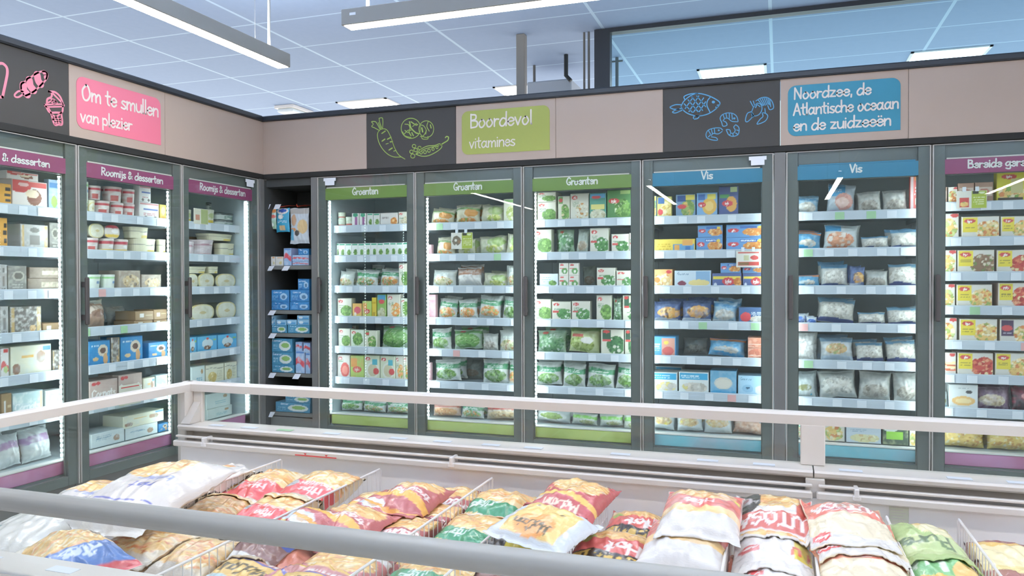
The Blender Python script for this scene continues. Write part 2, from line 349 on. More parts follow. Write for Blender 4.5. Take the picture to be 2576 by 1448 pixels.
DES = {
 # cartons
 'tubcream': ('cream tub with green print', ('#dfe4d6', [('n', '#a7c39b', 5, 1.6), ('r', 0, .28, 1, .42, '#c9675e')])),
 'purpbox': ('white carton with purple stripe', ('#e4e2e0', [('r', .45, 0, .8, .75, '#a5689b'), ('e', .5, .9, .4, .16, '#3f9a79')])),
 'sprout': ('white carton with green lid', ('#e6e8e4', [('r', 0, .88, 1, 1, '#3fa07f'), ('k', .6, .34, .3, .25, PEA, 14, .06)])),
 'orangewhite': ('white carton with orange food picture', ('#e2dedb', [('k', .8, .36, .22, .3, STK, 20, .09), ('l', .08, .6, .5, .8, '#a99fa0', 4)])),
 'igcream': ('cream carton with red oval logo', ig(['#d9d0b8', '#e4dcc6', '#c9b98f'])),
 'igpea': ('cream carton with green vegetables', ig(PEA)),
 'igspin': ('cream carton with spinach picture', ig(['#5f9157', '#79a86c', '#e3e6dc', '#4a7c48'], extra=[('r', .02, .44, .36, .52, '#d05a58')])),
 'igcar': ('cream carton with orange vegetables', ig(CAR)),
 'igred': ('white carton with tomato picture', ('#e0dad4', [('e', .62, .36, .36, .33, '#cf5d57'), ('e', .62, .34, .24, .2, '#e08a7c'), ('l', .08, .7, .5, .85, '#8fa58a', 3)] + LOGO)),
 'igrice': ('cream carton with rice picture', ig(['#e2dcc9', '#efe9da', '#d1bf92', '#c98b4e'])),
 'iggreen': ('dark green carton with red logo', ('#5d8a57', [('k', .66, .38, .36, .34, PEA+['#dfe6c4'], 70, .06), ('r', .55, .86, 1, 1, '#a9c07c'), ('e', .28, .64, .24, .09, '#d05250'), ('s', 'iglo', .28, .64, .1, '#f3e6e2')])),
 'igbluegreen': ('blue and green carton with rice', ('#5f9b8a', [('r', 0, .82, 1, 1, '#6aa6cc'), ('e', .4, .86, .3, .06, '#d25a58'), ('r', .05, .42, .95, .6, '#e4d889'), ('k', .5, .2, .5, .2, ['#dcd8bf', '#c9c29e', '#eae6d2'], 50, .05)])),
 'iglid': ('green lidded carton with plate picture', ('#d8d6c4', [('k', .62, .34, .38, .36, PEA+['#d9c9a0'], 60, .06), ('r', 0, .72, .4, 1, '#6f9f63'), ('e', .22, .84, .17, .08, '#d05a58')])),
 'dkgreen': ('carton with dark green panel', ('#d9d6c6', [('k', .66, .4, .4, .36, ['#4f7d52', '#6d9a66', '#3f6a48', '#e2e0d0'], 60, .06), ('r', .05, .62, .42, .98, '#3f5f4d'), ('e', .23, .92, .16, .06, '#d05250'), ('r', .05, .54, .42, .62, '#d05a58')])),
 'igplate': ('wide carton with plate of puree', ('#d9dcc3', [('e', .55, .38, .42, .36, '#e5e3da'), ('e', .55, .38, .33, .27, '#cfc6a8'), ('r', .52, .62, .86, .84, '#5db0bf'), ('e', .78, .34, .2, .14, '#d25a58')] + LOGO)),
 'igorange': ('orange and green carton', ('#b6cf72', [('r', 0, .5, .5, .9, '#e0a05a'), ('e', .5, .4, .36, .14, '#d25a58'), ('s', 'iglo', .5, .4, .12, '#f3e6e2'), ('n', '#d98a66', 5, 1.2)])),
 'yellowpink': ('yellow and pink carton', ('#e8b76c', [('e', .55, .55, .4, .25, '#d9616e'), ('r', 0, .0, 1, .2, '#e6d277'), ('e', .3, .25, .16, .12, '#f0e6d8')])),
 'yellowslim': ('slim yellow carton', ('#dcbf48', [('r', 0, .7, 1, .8, '#c7a436'), ('r', .2, .1, .8, .3, '#b99a3a')])),
 'bluegreen': ('blue and green carton', ('#8fb05a', [('r', 0, .78, 1, 1, '#5b9dc4'), ('e', .5, .7, .34, .1, '#d25a58'), ('k', .5, .22, .5, .22, ['#d8d2b0', '#b7b382'], 40, .06)])),
 'boxgreen': ('pale carton with green beans', ('#d6dccb', [('k', .55, .5, .4, .36, PEA, 50, .06), ('e', .2, .14, .14, .1, '#dfe5d5')] + LOGO)),
 'pinkbox': ('pink carton', ('#dcb3bb', [('n', '#c98595', 4, 1.5), ('r', 0, .8, 1, .9, '#e6d6d6')])),
 'tallcream': ('tall cream and green carton', ('#dcdcc9', [('k', .55, .4, .36, .3, ['#c9d08f', '#b2bf74', '#e6e4cf'], 40, .06), ('r', 0, .86, 1, 1, '#8cb378')])),
 'whiteblue': ('white carton with blue text', ('#d6dfe6', [('l', .1, .4, .6, .8, '#8aa5c0', 5), ('k', .72, .34, .22, .2, PEA, 20, .08)])),
 'igsmall': ('small cream spinach carton', ('#e1dcd2', [('e', .3, .86, .22, .08, '#d05a58'), ('e', .6, .34, .34, .26, '#6f9f63'), ('e', .62, .3, .14, .12, '#f0ede4'), ('r', 0, .52, .5, .62, '#d05a58')])),
 'igb': ('blue carton of breaded fish sticks', igb(STK)),
 'fishyellow': ('blue and yellow fish carton', ('#c9c07a', [('k', .6, .4, .4, .4, ['#e3cf8a', '#d9b560', '#efe2b8'], 40, .09), ('r', 0, .68, .5, 1, '#4a6fa5'), ('e', .2, .3, .2, .14, '#cf4f52')])),
 'fishgreen': ('blue carton with green garnish', ('#7b98b6', [('k', .62, .4, .36, .4, ['#9fb06a', '#d9b56a', '#7f9c58'], 40, .09), ('r', .05, .7, .5, .95, '#3f5c94'), ('e', .3, .48, .24, .1, '#cf4f52'), ('r', .5, .78, .98, .98, '#e0cf62')])),
 'fishplate': ('blue carton with round fried fish', ('#86b0d6', [('e', .62, .45, .36, .34, '#e6b55c'), ('e', .62, .45, .22, .2, '#f0cd83'), ('r', .5, .74, .96, .96, '#e3d367'), ('e', .24, .52, .2, .11, '#cf4f52'), ('s', 'iglo', .24, .52, .1, '#f5e9e6'), ('r', .05, .7, .4, .94, '#4f74b2')])),
 'fishtall': ('tall navy and green carton', ('#56628f', [('r', 0, .62, .55, .74, '#5c9a62'), ('e', .66, .42, .3, .26, '#dca55a'), ('e', .45, .44, .3, .1, '#cf4f52'), ('s', 'iglo', .45, .44, .09, '#f5e9e6'), ('r', .6, .82, 1, 1, '#c5d4a0')])),
 'yellowflat': ('flat yellow and blue carton', ('#e3c75c', [('l', .06, .2, .4, .8, '#c9a93f', 3), ('r', .46, 0, 1, .62, '#6fa3c9'), ('r', .5, .1, .62, .6, '#e0a458'), ('r', .7, .5, .95, .95, '#dfa25a'), ('r', .78, .1, .9, .5, '#4d7fb8')])),
 'orangefish': ('orange carton of fish cubes', ('#e2b277', [('k', .5, .4, .45, .38, ['#e8c58a', '#d98f4a', '#f2e2c2'], 24, .14), ('e', .84, .88, .14, .09, '#cf4f52')])),
 'fillet': ('pale blue carton with golden fillet', ('#ccd9e4', [('r', .6, .3, 1, 1, '#8fb2d3'), ('e', .68, .28, .3, .2, '#ecd592'), ('e', .2, .24, .12, .16, '#8a4a5a'), ('s', 'Carrefour', .24, .84, .13, '#6f87a8')])),
 'navyyellow': ('navy carton with yellow stripe', ('#5e6c9b', [('r', 0, .62, 1, .8, '#e6cf56'), ('e', .56, .44, .22, .3, '#cf4f52'), ('s', 'iglo', .56, .44, .24, '#f5e9e6'), ('k', .88, .4, .14, .32, STK, 12, .14), ('e', .1, .2, .06, .14, '#dfe5ee')])),
 'navywhite': ('navy carton with white fish', ('#4f6b94', [('k', .72, .26, .34, .24, FISH, 14, .16), ('e', .24, .42, .2, .3, '#cf4f52'), ('l', .45, .5, .95, .8, '#d9e2ee', 3)])),
 'bluemeat': ('blue box with pink fillet picture', ('#5ba4d2', [('r', .42, .08, .98, .95, '#d9a08f'), ('e', .7, .3, .24, .22, '#c9645f'), ('e', .62, .72, .1, .1, '#e6cf62'), ('l', .05, .3, .36, .7, '#cfe2ef', 4)])),
 'salmon': ('clear pack of orange salmon', ('#d69a84', [('n', '#e6b8a4', 6, 2), ('k', .5, .5, .5, .45, SAL, 10, .2), ('w', .3, .38, .03, 8, 0, '#e9cabb')])),
 'whitelemon': ('white and blue carton of fillets', ('#dfe3e2', [('r', 0, .66, 1, 1, '#3fa2cc'), ('l', .06, .72, .7, .92, '#d5e9f1', 2), ('k', .55, .28, .44, .26, FISH+['#e3d48a'], 20, .13)])),
 'bluetray': ('blue tray with pale fillet', ('#6fa9c9', [('e', .5, .48, .36, .26, '#d5cec2'), ('r', 0, 0, 1, .16, '#3f9dcb'), ('n', '#a5c3d4', 5, 1.4), ('e', .5, .46, .3, .2, '#ddd6ca')])),
 'palebluebox': ('pale blue carton with white balls', ('#a9cbe0', [('e', .8, .3, .2, .24, '#dcd9d4'), ('e', .34, .36, .2, .2, '#8fb7d3'), ('e', .34, .4, .07, .06, '#31556f'), ('s', 'Carrefour', .28, .86, .11, '#6f93b0')])),
 'redbox': ('narrow red carton', ('#c9605a', [('r', 0, 0, .28, 1, '#c3b2b4'), ('l', .36, .45, .92, .7, '#ead9d5', 3), ('e', .65, .28, .22, .12, '#d9d4c4'), ('r', .36, .84, 1, 1, '#d98a55')])),
 'igyplate': ('yellow and white ready meal carton', igy(PAS)),
 'igymeat': ('yellow carton with brown stew picture', igy(['#8d6f58', '#a98a6d', '#d9cdb5', '#7f9058'])),
 'igytom': ('yellow carton with tomato pasta picture', igy(RED+['#efd9a8'])),
 'plate': ('white carton with pasta plate', ('#dcd8cf', [('k', .45, .42, .5, .4, PAS+['#c5d08c'], 50, .09), ('e', .8, .94, .24, .08, '#d05a58'), ('r', 0, 0, 1, .04, '#d9c250')])),
 'lasagne': ('white carton with lasagne picture', ('#dfdad2', [('w', .2, .3, .02, 6, 0, '#d9785a'), ('w', .32, .42, .02, 6, 0, '#efdcae'), ('w', .42, .5, .02, 6, 0, '#cf6a4e'), ('w', .5, .62, .03, 6, 1, '#f0dfa8'), ('e', .8, .92, .2, .08, '#d05a58')])),
 'purpleig': ('dark purple and white carton', ('#dcd7cf', [('k', .76, .4, .34, .4, PAS, 40, .09), ('r', 0, .3, .42, 1, '#5a4a62'), ('e', .2, .64, .17, .13, '#cf5656'), ('l', .06, .36, .36, .48, '#cdc3cf', 2)])),
 'yellowtall': ('tall yellow carton of noodles', ('#d9cf4a', [('k', .55, .3, .5, .28, PAS+['#7fa04e'], 60, .07), ('r', 0, 0, 1, .16, '#4a4440'), ('e', .45, .84, .3, .08, '#cf5656'), ('s', 'iglo', .45, .84, .08, '#f3e6e2'), ('r', .5, .3, 1, .78, '#c9c08a')])),
 'brownbox': ('small brown and white carton', ('#b3917f', [('r', 0, .35, 1, .8, '#d5c6ba'), ('e', .5, .55, .3, .18, '#c98a7a')])),
 'hotdog': ('white slanted box with roll picture', ('#d9dddd', [('e', .5, .34, .42, .2, '#e2b778'), ('e', .5, .34, .3, .1, '#ecd5a2'), ('e', .7, .72, .12, .07, '#4f4f52'), ('l', .3, .86, .7, .92, '#a7b0b4', 1)])),
 'buttery': ('white and blue carton with fillets', ('#cdd6e0', [('r', .3, .75, 1, 1, '#6f8fc9'), ('k', .55, .22, .44, .2, ['#e3d9a8', '#efe8c9', '#d9b888'], 18, .13), ('l', .1, .5, .6, .66, '#9fb0c6', 2)])),
 'darkgreen2': ('dark carton with lime label', ('#4b5a4d', [('n', '#a9b08c', 5, 2), ('r', .12, .22, .82, .6, '#9ccf52'), ('e', .3, .72, .3, .14, '#dfe4de')])),
 # pouches
 'pgreen': ('green topped vegetable bag', pch(PEA)),
 'pmix': ('green topped mixed vegetable bag', pch(MIX)),
 'pcarrot': ('green topped carrot bag', pch(CAR)),
 'pwhite': ('white vegetable bag', pch(['#d9cfa9', '#c98b5a', '#a9b07a'], '#c5cbc6')),
 'pcream': ('cream vegetable bag', ('#dcd8c2', [('n', '#c9c39f', 5, 1.6), ('e', .7, .5, .26, .22, '#d59a58'), ('w', .66, .76, .05, 4, 0, '#8fb07a'), ('k', .5, .14, .36, .12, CAR, 20, .06)])),
 'pgreencream': ('cream and green vegetable bag', ('#dddbc4', [('e', .68, .62, .3, .26, '#a9c07c'), ('n', '#c9cfae', 5, 1.6), ('k', .6, .24, .3, .18, ['#d5d98a', '#b9c96a', '#e8e6cc'], 24, .07)])),
 'pbrown': ('brown and white bag', ('#dcd9d6', [('w', .56, .9, .03, 3, 1, '#a9795f'), ('l', .15, .7, .8, .84, '#dfd3ca', 2), ('n', '#c7c4c2', 6, 1.4)])),
 'pclear': ('clear bag of white pieces', ('#c7c9c4', [('k', .5, .45, .45, .4, ['#d9d6cd', '#e6e3db', '#c2bfb5', '#b5b3aa'], 110, .045), ('n', '#aeb4b4', 4, 1.3)])),
 'pgrey': ('grey frosted bag', ('#b9bab5', [('n', '#d2d1cb', 5, 2.0), ('n', '#a5aaa6', 8, 1.3), ('k', .5, .3, .4, .25, ['#b3ada3', '#c4bfb5', '#9c978e'], 40, .06)])),
 'pdark': ('mottled grey green bag', ('#a5ada4', [('n', '#c3c9c0', 5, 2.0), ('n', '#8d978c', 7, 1.4), ('k', .5, .3, .4, .2, ['#a99a86', '#b8ad9c'], 20, .07)])),
 'pbeans': ('clear bag of green beans', ('#bfd0b9', [('y', .5, .42, .46, .4, ['#6f9d55', '#86b268', '#5a8648', '#a5c48a'], 90, .09), ('w', .78, .92, .02, 4, 0, '#7fae72'), ('e', .35, .9, .1, .05, '#d05a58')])),
 'pherb': ('clear bag of dark green leaves', ('#9fb89e', [('k', .5, .42, .46, .44, ['#5c8a5c', '#75a06f', '#46724e', '#c3d3c1'], 110, .05), ('n', '#c9d6c9', 6, 1.2), ('e', .3, .88, .12, .06, '#cf6a5f')])),
 'pegg': ('green bag with egg picture', ('#c8cf9c', [('k', .45, .34, .4, .3, ['#a9b86c', '#c4cf8c', '#8fa055'], 60, .05), ('e', .62, .48, .2, .14, '#e8e4dc'), ('r', .1, .62, .5, .76, '#cf6a5f'), ('w', .86, 1, .02, 3, 0, '#8fae66')])),
 'ppeaplate': ('white bag with plate of peas', ('#ccd3d3', [('e', .5, .45, .42, .36, '#dfe2df'), ('k', .5, .5, .32, .24, ['#8fa560', '#a4b872', '#7a9050'], 70, .04)])),
 'plime': ('white bag with lime wave', ('#cfd3cb', [('w', .5, .76, .06, 3.2, .2, '#8ecb63'), ('k', .62, .22, .3, .2, ['#a9b07a', '#c0a98a', '#8a9a60'], 40, .05), ('n', '#dde0da', 7, 1.2)])),
 'predstripe': ('red striped clear bag', ('#d9b8a8', [('w', .62, .68, .02, 4, 0, '#c05f58'), ('w', .74, .8, .02, 4, 0, '#c05f58'), ('w', .86, .92, .02, 4, 0, '#c05f58'), ('k', .5, .3, .44, .28, ['#d9a87c', '#e8cfa8', '#c98a68'], 60, .05)])),
 'pred': ('red topped frozen bag', ('#dccbb9', [('w', .6, .96, .05, 3, .5, '#cf6058'), ('k', .5, .3, .42, .24, ['#e5cba2', '#d9a878', '#c9b68c'], 50, .05), ('n', '#e6ddd2', 6, 1)])),
 'pring': ('navy bag with fried rings', ('#5a6a92', [('k', .6, .44, .4, .28, ['#d9a25c', '#e6bb78', '#8a6a4a'], 26, .09), ('w', 0, .16, .03, 5, 0, '#c9cfdb'), ('n', '#7f93b8', 6, 1.4)])),
 'pfish': ('blue and white fish bag', ('#8fb3c9', [('k', .5, .34, .42, .26, FISH, 26, .09), ('w', .7, .86, .03, 4, 1, '#5b94bd'), ('n', '#c5d5de', 6, 1.4), ('w', 0, .1, .02, 6, 0, '#d3dae0')])),
 'pblue': ('blue fish bag', ('#5d9cc2', [('k', .5, .34, .34, .2, FISH, 20, .08), ('w', .06, .2, .05, 6, 0, '#3f9fd0'), ('n', '#9fc0d2', 5, 1.6), ('w', .84, .96, .03, 4, 0, '#d98f63')])),
 'pshrimp': ('blue bag with pink shrimp picture', ('#c3cfd9', [('r', 0, .58, .62, 1, '#5da6d3'), ('e', .6, .4, .34, .3, '#dba59a'), ('e', .55, .36, .24, .18, '#e8c9c0'), ('w', 0, .06, .02, 5, 0, '#b7a8c9'), ('l', .08, .72, .5, .86, '#cfe4f1', 2)])),
 'pprawn': ('blue and orange shrimp bag', ('#cfd6d6', [('r', 0, .7, .5, 1, '#58a2d0'), ('k', .48, .36, .42, .3, ['#e0a382', '#ecc9b2', '#d98a6a', '#efe2d6'], 40, .08), ('w', .0, .06, .03, 4, 0, '#d98a66')])),
 'pmussel': ('clear bag of white seafood', ('#c6c8c4', [('k', .5, .42, .46, .34, ['#dedad2', '#d2cec5', '#eae6de', '#c6c2b8'], 90, .06), ('w', .0, .13, .03, 4, 1, '#4f628f'), ('w', .8, 1, .04, 3, 0, '#6f9dbd')])),
 'pnavy': ('clear seafood bag with navy band', ('#cac8c1', [('k', .5, .5, .5, .36, ['#d9d5cc', '#cbc6bb', '#e5e2d9', '#bdb7ac'], 100, .055), ('w', .0, .18, .03, 5, 0, '#4d5785'), ('w', .84, 1, .04, 4, 0, '#78a0b9')])),
 'pcap': ('small blue wrapped pack', ('#c9d2d9', [('e', .5, .4, .44, .34, '#4a72bb'), ('n', '#dfe4e8', 6, 1)])),
 'pscallop': ('white bag of round pieces', ('#d0d2cf', [('k', .5, .48, .48, .46, ['#dfdedb', '#eeedeb', '#c6c6c3'], 60, .1), ('n', '#e9eae8', 5, 1)])),
 'pherbs': ('grey bag with olive herbs', ('#b7c0c0', [('e', .5, .42, .34, .14, '#8a8a62'), ('n', '#cfd6d6', 7, 1.6), ('e', .8, .12, .05, .04, '#4fa8c9')])),
 'pseafoodpic': ('bag with seafood mix picture', ('#c3c9cc', [('k', .5, .5, .34, .24, ['#c9a878', '#b5946a', '#dcc9a5', '#a9b07a'], 40, .06), ('w', .0, .2, .04, 4, 0, '#bccbd9'), ('w', .8, 1, .03, 5, 0, '#7f9db3')])),
 'pmeal': ('white and blue ready meal bag', ('#d3d9dc', [('k', .5, .55, .42, .28, ['#d9b98a', '#e3cfa0', '#c79a6a', '#e6d26f'], 24, .1), ('w', .84, 1, .03, 4, 0, '#7fb2cc'), ('n', '#e4e8ea', 6, 1.1)])),
 'psalmon': ('clear bag of brown salmon', ('#c59f8c', [('n', '#b2816c', 5, 2), ('n', '#dcc6b8', 8, 1.6), ('w', .74, .9, .03, 4, 0, '#6f8890')])),
 'pyellow': ('yellow pasta meal bag', ('#dcc77a', [('k', .5, .4, .5, .4, ['#dfbf72', '#ecd9a0', '#c99458', '#e9e0bc', '#d0a05a'], 70, .07), ('e', .6, .86, .26, .08, '#d9c9d2'), ('w', .74, .78, .03, 4, 0, '#d5d9dd')])),
 'ppurple': ('purple and clear bag', ('#8f7687', [('k', .45, .4, .4, .26, ['#d2c3a5', '#bfa98a', '#e0d6c2'], 40, .07), ('w', .0, .12, .03, 5, 0, '#6a4d68'), ('n', '#c3b3c0', 6, 1.4)])),
 'pblack': ('dark bag with red print', ('#4a3f46', [('n', '#a8525f', 5, 1.8), ('e', .6, .6, .12, .1, '#c98a8a')])),
 'pbrownice': ('brown cornet pouch', ('#a58672', [('e', .55, .6, .4, .2, '#cbb9aa'), ('e', .6, .5, .34, .14, '#8f6f5f'), ('w', .84, 1, .03, 4, 0, '#e0dccf')])),
 'pwhitepur': ('white bag with purple print', ('#cdd3d5', [('w', .5, .72, .06, 3, 0, '#b090b6'), ('n', '#e2e6e8', 6, 1.6)])),
 # ice cream packs
 'redwhite': ('large red and white ice cream carton', ('#ded6d0', [('r', 0, .8, 1, 1, '#cf5a55'), ('e', .2, .82, .34, .26, '#cf5a55'), ('e', .62, .42, .22, .3, '#8a5a48'), ('e', .56, .55, .2, .16, '#e6d3b6'), ('r', .7, 0, 1, .1, '#d0665c'), ('e', .3, .86, .16, .07, '#e0b9b3')])),
 'bluepack': ('pale blue ice cream carton', ('#a5c0d8', [('n', '#d5dfe8', 5, 2), ('r', 0, .75, 1, .9, '#5f8fc0'), ('e', .5, .3, .3, .2, '#a8c46a')])),
 'orangetin': ('orange and black carton', ('#d9a04a', [('r', .5, .7, 1, .85, '#4a4440'), ('r', .4, .45, 1, .6, '#4a4440'), ('r', .5, .2, 1, .34, '#4a4440')])),
 'silver': ('silver carton with gold edges', ('#b3b1ae', [('r', 0, 0, .1, 1, '#c9ab74'), ('r', .88, 0, 1, 1, '#c9ab74'), ('n', '#dad9d6', 4, 2), ('r', .3, .2, .7, .6, '#8a8580'), ('e', .5, .8, .18, .1, '#7d7a76'), ('l', .2, .06, .8, .16, '#6f6a66', 2)])),
 'darksilver': ('dark silver carton with round emblem', ('#8a8781', [('n', '#bdb9b2', 5, 2), ('e', .55, .62, .34, .2, '#b8b2a6'), ('e', .55, .62, .24, .13, '#6f6a63'), ('l', .2, .15, .8, .35, '#c7c3bb', 2)])),
 'brownstack': ('brown and beige carton', ('#9a8b7d', [('r', .4, .3, .95, .75, '#cfc3ae'), ('n', '#7d7064', 4, 1.5)])),
 'coffee': ('dark carton with white letters', ('#77706a', [('r', 0, 0, .12, 1, '#bfa26e'), ('r', .86, 0, 1, 1, '#c2a772'), ('n', '#d8d6d2', 9, 2.2), ('k', .72, .2, .12, .12, ['#d9b98a', '#c9a070'], 10, .05)])),
 'creambox': ('cream ice cream carton with lolly picture', ('#dfdcc5', [('e', .74, .6, .12, .2, '#b39078'), ('e', .12, .25, .1, .18, '#9a7560'), ('r', .25, .6, .56, .7, '#dfb05f'), ('n', '#c9d9dc', 4, 1.2), ('r', .78, .82, 1, .95, '#6fa3cc')])),
 'redswirl': ('red and white lolly carton', ('#e0dcd8', [('r', .3, .85, 1, 1, '#cf4f4a'), ('w', .3, .5, .08, 5, 0, '#cf5a56'), ('e', .6, .3, .3, .12, '#b9c98a')])),
 'tealbox': ('pale teal carton with white script', ('#b5cdd0', [('n', '#dfe6e4', 6, 2), ('r', .9, 0, 1, 1, '#d9c29a'), ('s', 'Cornets', .48, .45, .26, '#e8ecec')])),
 'redtub': ('red and white ice cream tub', ('#dcd7d4', [('r', 0, .78, 1, 1, '#bf4a55'), ('e', .7, .5, .3, .16, '#e9e6e4'), ('r', .1, .1, .5, .5, '#c4645f'), ('n', '#b84a50', 4, 1.2)])),
 'yellowtub': ('red and yellow ice cream tub', ('#d8d0c9', [('r', 0, .76, 1, 1, '#bd4a57'), ('r', 0, .12, 1, .32, '#e3c055'), ('e', .65, .55, .26, .14, '#efeceb')])),
 'whitebluebox': ('white and blue sundae carton', ('#d9d7d6', [('r', .2, .55, .95, .66, '#4f66a8'), ('e', .6, .85, .26, .1, '#e6e2e0'), ('l', .2, .25, .8, .42, '#b26a74', 2), ('e', .3, .12, .1, .08, '#5a4a48'), ('e', .8, .12, .1, .08, '#5a4a48'), ('r', 0, .9, 1, 1, '#c98a8c')])),
 'yellowcard': ('small yellow carton', ('#dcc56a', [('e', .5, .62, .34, .26, '#efe0a0'), ('r', .1, .12, .9, .3, '#d5a94a')])),
 'greentub': ('white tub with green lid', ('#dde3dc', [('r', 0, .86, 1, 1, '#8fcf7f'), ('r', .55, .5, .85, .68, '#6d8fc0'), ('n', '#cfe0c4', 5, 1.5)])),
 'cookies': ('clear pack of biscuits', ('#a89a8c', [('k', .55, .45, .4, .34, ['#d5bd94', '#c4a678', '#e6d9c0', '#8a7a6a'], 30, .09), ('n', '#c9c0b5', 6, 1.5)])),
 'brownflat': ('flat brown carton', ('#a08463', [('r', .2, .3, .45, .75, '#d9d6d2'), ('r', .55, .5, .95, .6, '#c9b48f')])),
 'cone': ('blue carton with cornet picture', ('#3f8fc4', [('n', '#2f6fae', 3, 1.6), ('e', .66, .62, .24, .24, '#d9cbb8'), ('e', .66, .62, .14, .12, '#6a5048'), ('w', .0, .0, 0, 1, 0, '#3f8fc4'), ('e', .78, .26, .11, .24, '#d6a878'), ('l', .08, .8, .5, .9, '#cfe2ef', 1), ('e', .3, .28, .14, .08, '#d9b88a')])),
 'cornetto': ('pinkish carton with white script', ('#c9b5ac', [('n', '#b59c92', 4, 1.3), ('s', 'Cornets', .5, .45, .3, '#efebe8'), ('e', .14, .88, .08, .08, '#d05a5a'), ('e', .3, .9, .08, .07, '#d05a5a')])),
 'lollywhite': ('white carton with lolly picture', ('#d0dade', [('l', .12, .45, .6, .82, '#8fa6bd', 4), ('e', .76, .42, .1, .24, '#a88872'), ('n', '#e2e8ea', 4, 1)])),
 'traydark': ('dark lidded tray with white label', ('#c5cfcb', [('r', 0, .78, 1, 1, '#414b4d'), ('r', .42, .12, .96, .7, '#7f9488'), ('e', .6, .3, .08, .1, '#dfe2d8'), ('n', '#dbe0dd', 4, 1.2)])),
 'creamtray': ('cream ice cream tray', ('#dedac0', [('w', .66, .72, .03, 8, 0, '#8a8a82'), ('r', .55, .05, 1, .3, '#d9c15e'), ('n', '#cfc9a5', 4, 1.3)])),
 'pinkbowl': ('silver pink domed tub', ('#c9b9bd', [('n', '#e3dcde', 5, 2), ('w', .7, .8, .03, 4, 0, '#b58a95'), ('r', 0, .02, .8, .2, '#c98a8c')])),
 'yellowbowl': ('yellow labelled bowl', ('#d9d9c6', [('r', .1, .08, .9, .4, '#d9c24a'), ('e', .5, .7, .3, .18, '#b5c08a')])),
 'creamtub': ('round cream tub with yellow rim', ('#dcd8bd', [('e', .5, .5, .5, .5, '#d3c27c'), ('e', .5, .5, .43, .43, '#dfddcd'), ('n', '#c5c0a0', 5, 1.4), ('e', .5, .5, .12, .1, '#c9b78a')])),
 'bluecart': ('blue carton of ice lollies', ('#5fb0da', [('e', .5, .55, .3, .3, '#cfdde2'), ('e', .5, .86, .07, .08, '#d05a5a'), ('k', .5, .3, .2, .14, CHO+['#cfc0b2'], 12, .08), ('r', .8, .7, .96, .8, '#9fc36f')])),
 'creamcart': ('cream carton with tan picture', ('#dfdcc6', [('k', .35, .35, .24, .3, ['#d6bd7a', '#c9ad66', '#e6d7a5'], 16, .1), ('l', .6, .2, .92, .8, '#b9b79d', 7), ('w', .8, .83, .03, 6, 0, '#8d8d84')])),
 'whitecart': ('white carton with blue script', ('#d3dedc', [('l', .35, .25, .8, .5, '#8db6c9', 2), ('e', .78, .72, .09, .12, '#b08a5f'), ('n', '#c4d3d0', 4, 1)])),
 'clearjar': ('clear pack with pale fill', ('#d6d9d5', [('n', '#b4bbb7', 5, 1.6)])),
 # corner rack
 'bag_teal': ('green leaf hanging pouch', ('#a9c6bd', [('r', 0, .82, 1, 1, '#d98a52'), ('e', .7, .62, .26, .1, '#c9605a'), ('n', '#7f9f6c', 4, 1.6), ('e', .5, .22, .28, .12, '#e2e8e0')])),
 'bag_blue': ('turquoise hanging blister card', ('#3b9fc2', [('e', .5, .88, .42, .14, '#e0dcd6'), ('e', .5, .9, .3, .08, '#3f5ca5'), ('l', .15, .38, .85, .5, '#cfe6ee', 2), ('r', .3, .08, .7, .28, '#d2b98f'), ('e', .4, .64, .2, .1, '#e6e6e0')])),
 'bag_white': ('large white hanging pack', ('#c9d3da', [('r', 0, .84, 1, 1, '#b5b2ad'), ('r', 0, .0, 1, .1, '#c3cbd2'), ('e', .22, .66, .14, .16, '#c9a586'), ('e', .7, .48, .26, .2, '#d9bd8c'), ('e', .4, .3, .14, .08, '#55504e'), ('e', .2, .4, .16, .05, '#d9955a'), ('r', 0, .1, .2, .4, '#6fb5d6')])),
 'cbblue': ('blue carton with white text', ('#3f86bd', [('n', '#2b5f9c', 3, 1.8), ('s', 'Carrefour', .36, .84, .16, '#cfe0ee'), ('e', .72, .45, .22, .3, '#a9cbe2'), ('e', .72, .4, .12, .18, '#5b7f9f'), ('l', .06, .2, .4, .6, '#8fbbdc', 3)])),
 'cbgreen': ('teal carton with green leaf picture', ('#4d8fae', [('n', '#3c728f', 3, 1.6), ('e', .66, .45, .3, .38, '#cfdad8'), ('e', .68, .5, .2, .2, '#86ad62'), ('s', 'Carrefour', .26, .86, .17, '#cfe0ee'), ('l', .06, .2, .3, .6, '#9cc3d6', 3)])),
 'cbsmall': ('small pale blue carton', ('#8fbcd6', [('r', 0, .1, 1, .5, '#4f93c2'), ('e', .3, .5, .2, .3, '#d2dfe6')])),
 'cbred': ('blue carton with red print', ('#93b4d6', [('w', .35, .65, .1, 5, 0, '#c9525a'), ('n', '#d2dbe6', 5, 1.6), ('r', 0, .9, 1, 1, '#5f86c0')])),
 'cbwhite': ('white and orange carton', ('#d8d8d2', [('r', .3, .8, 1, 1, '#dba367'), ('e', .7, .3, .2, .2, '#c9c08a'), ('n', '#c3d0d6', 4, 1.2)])),
}

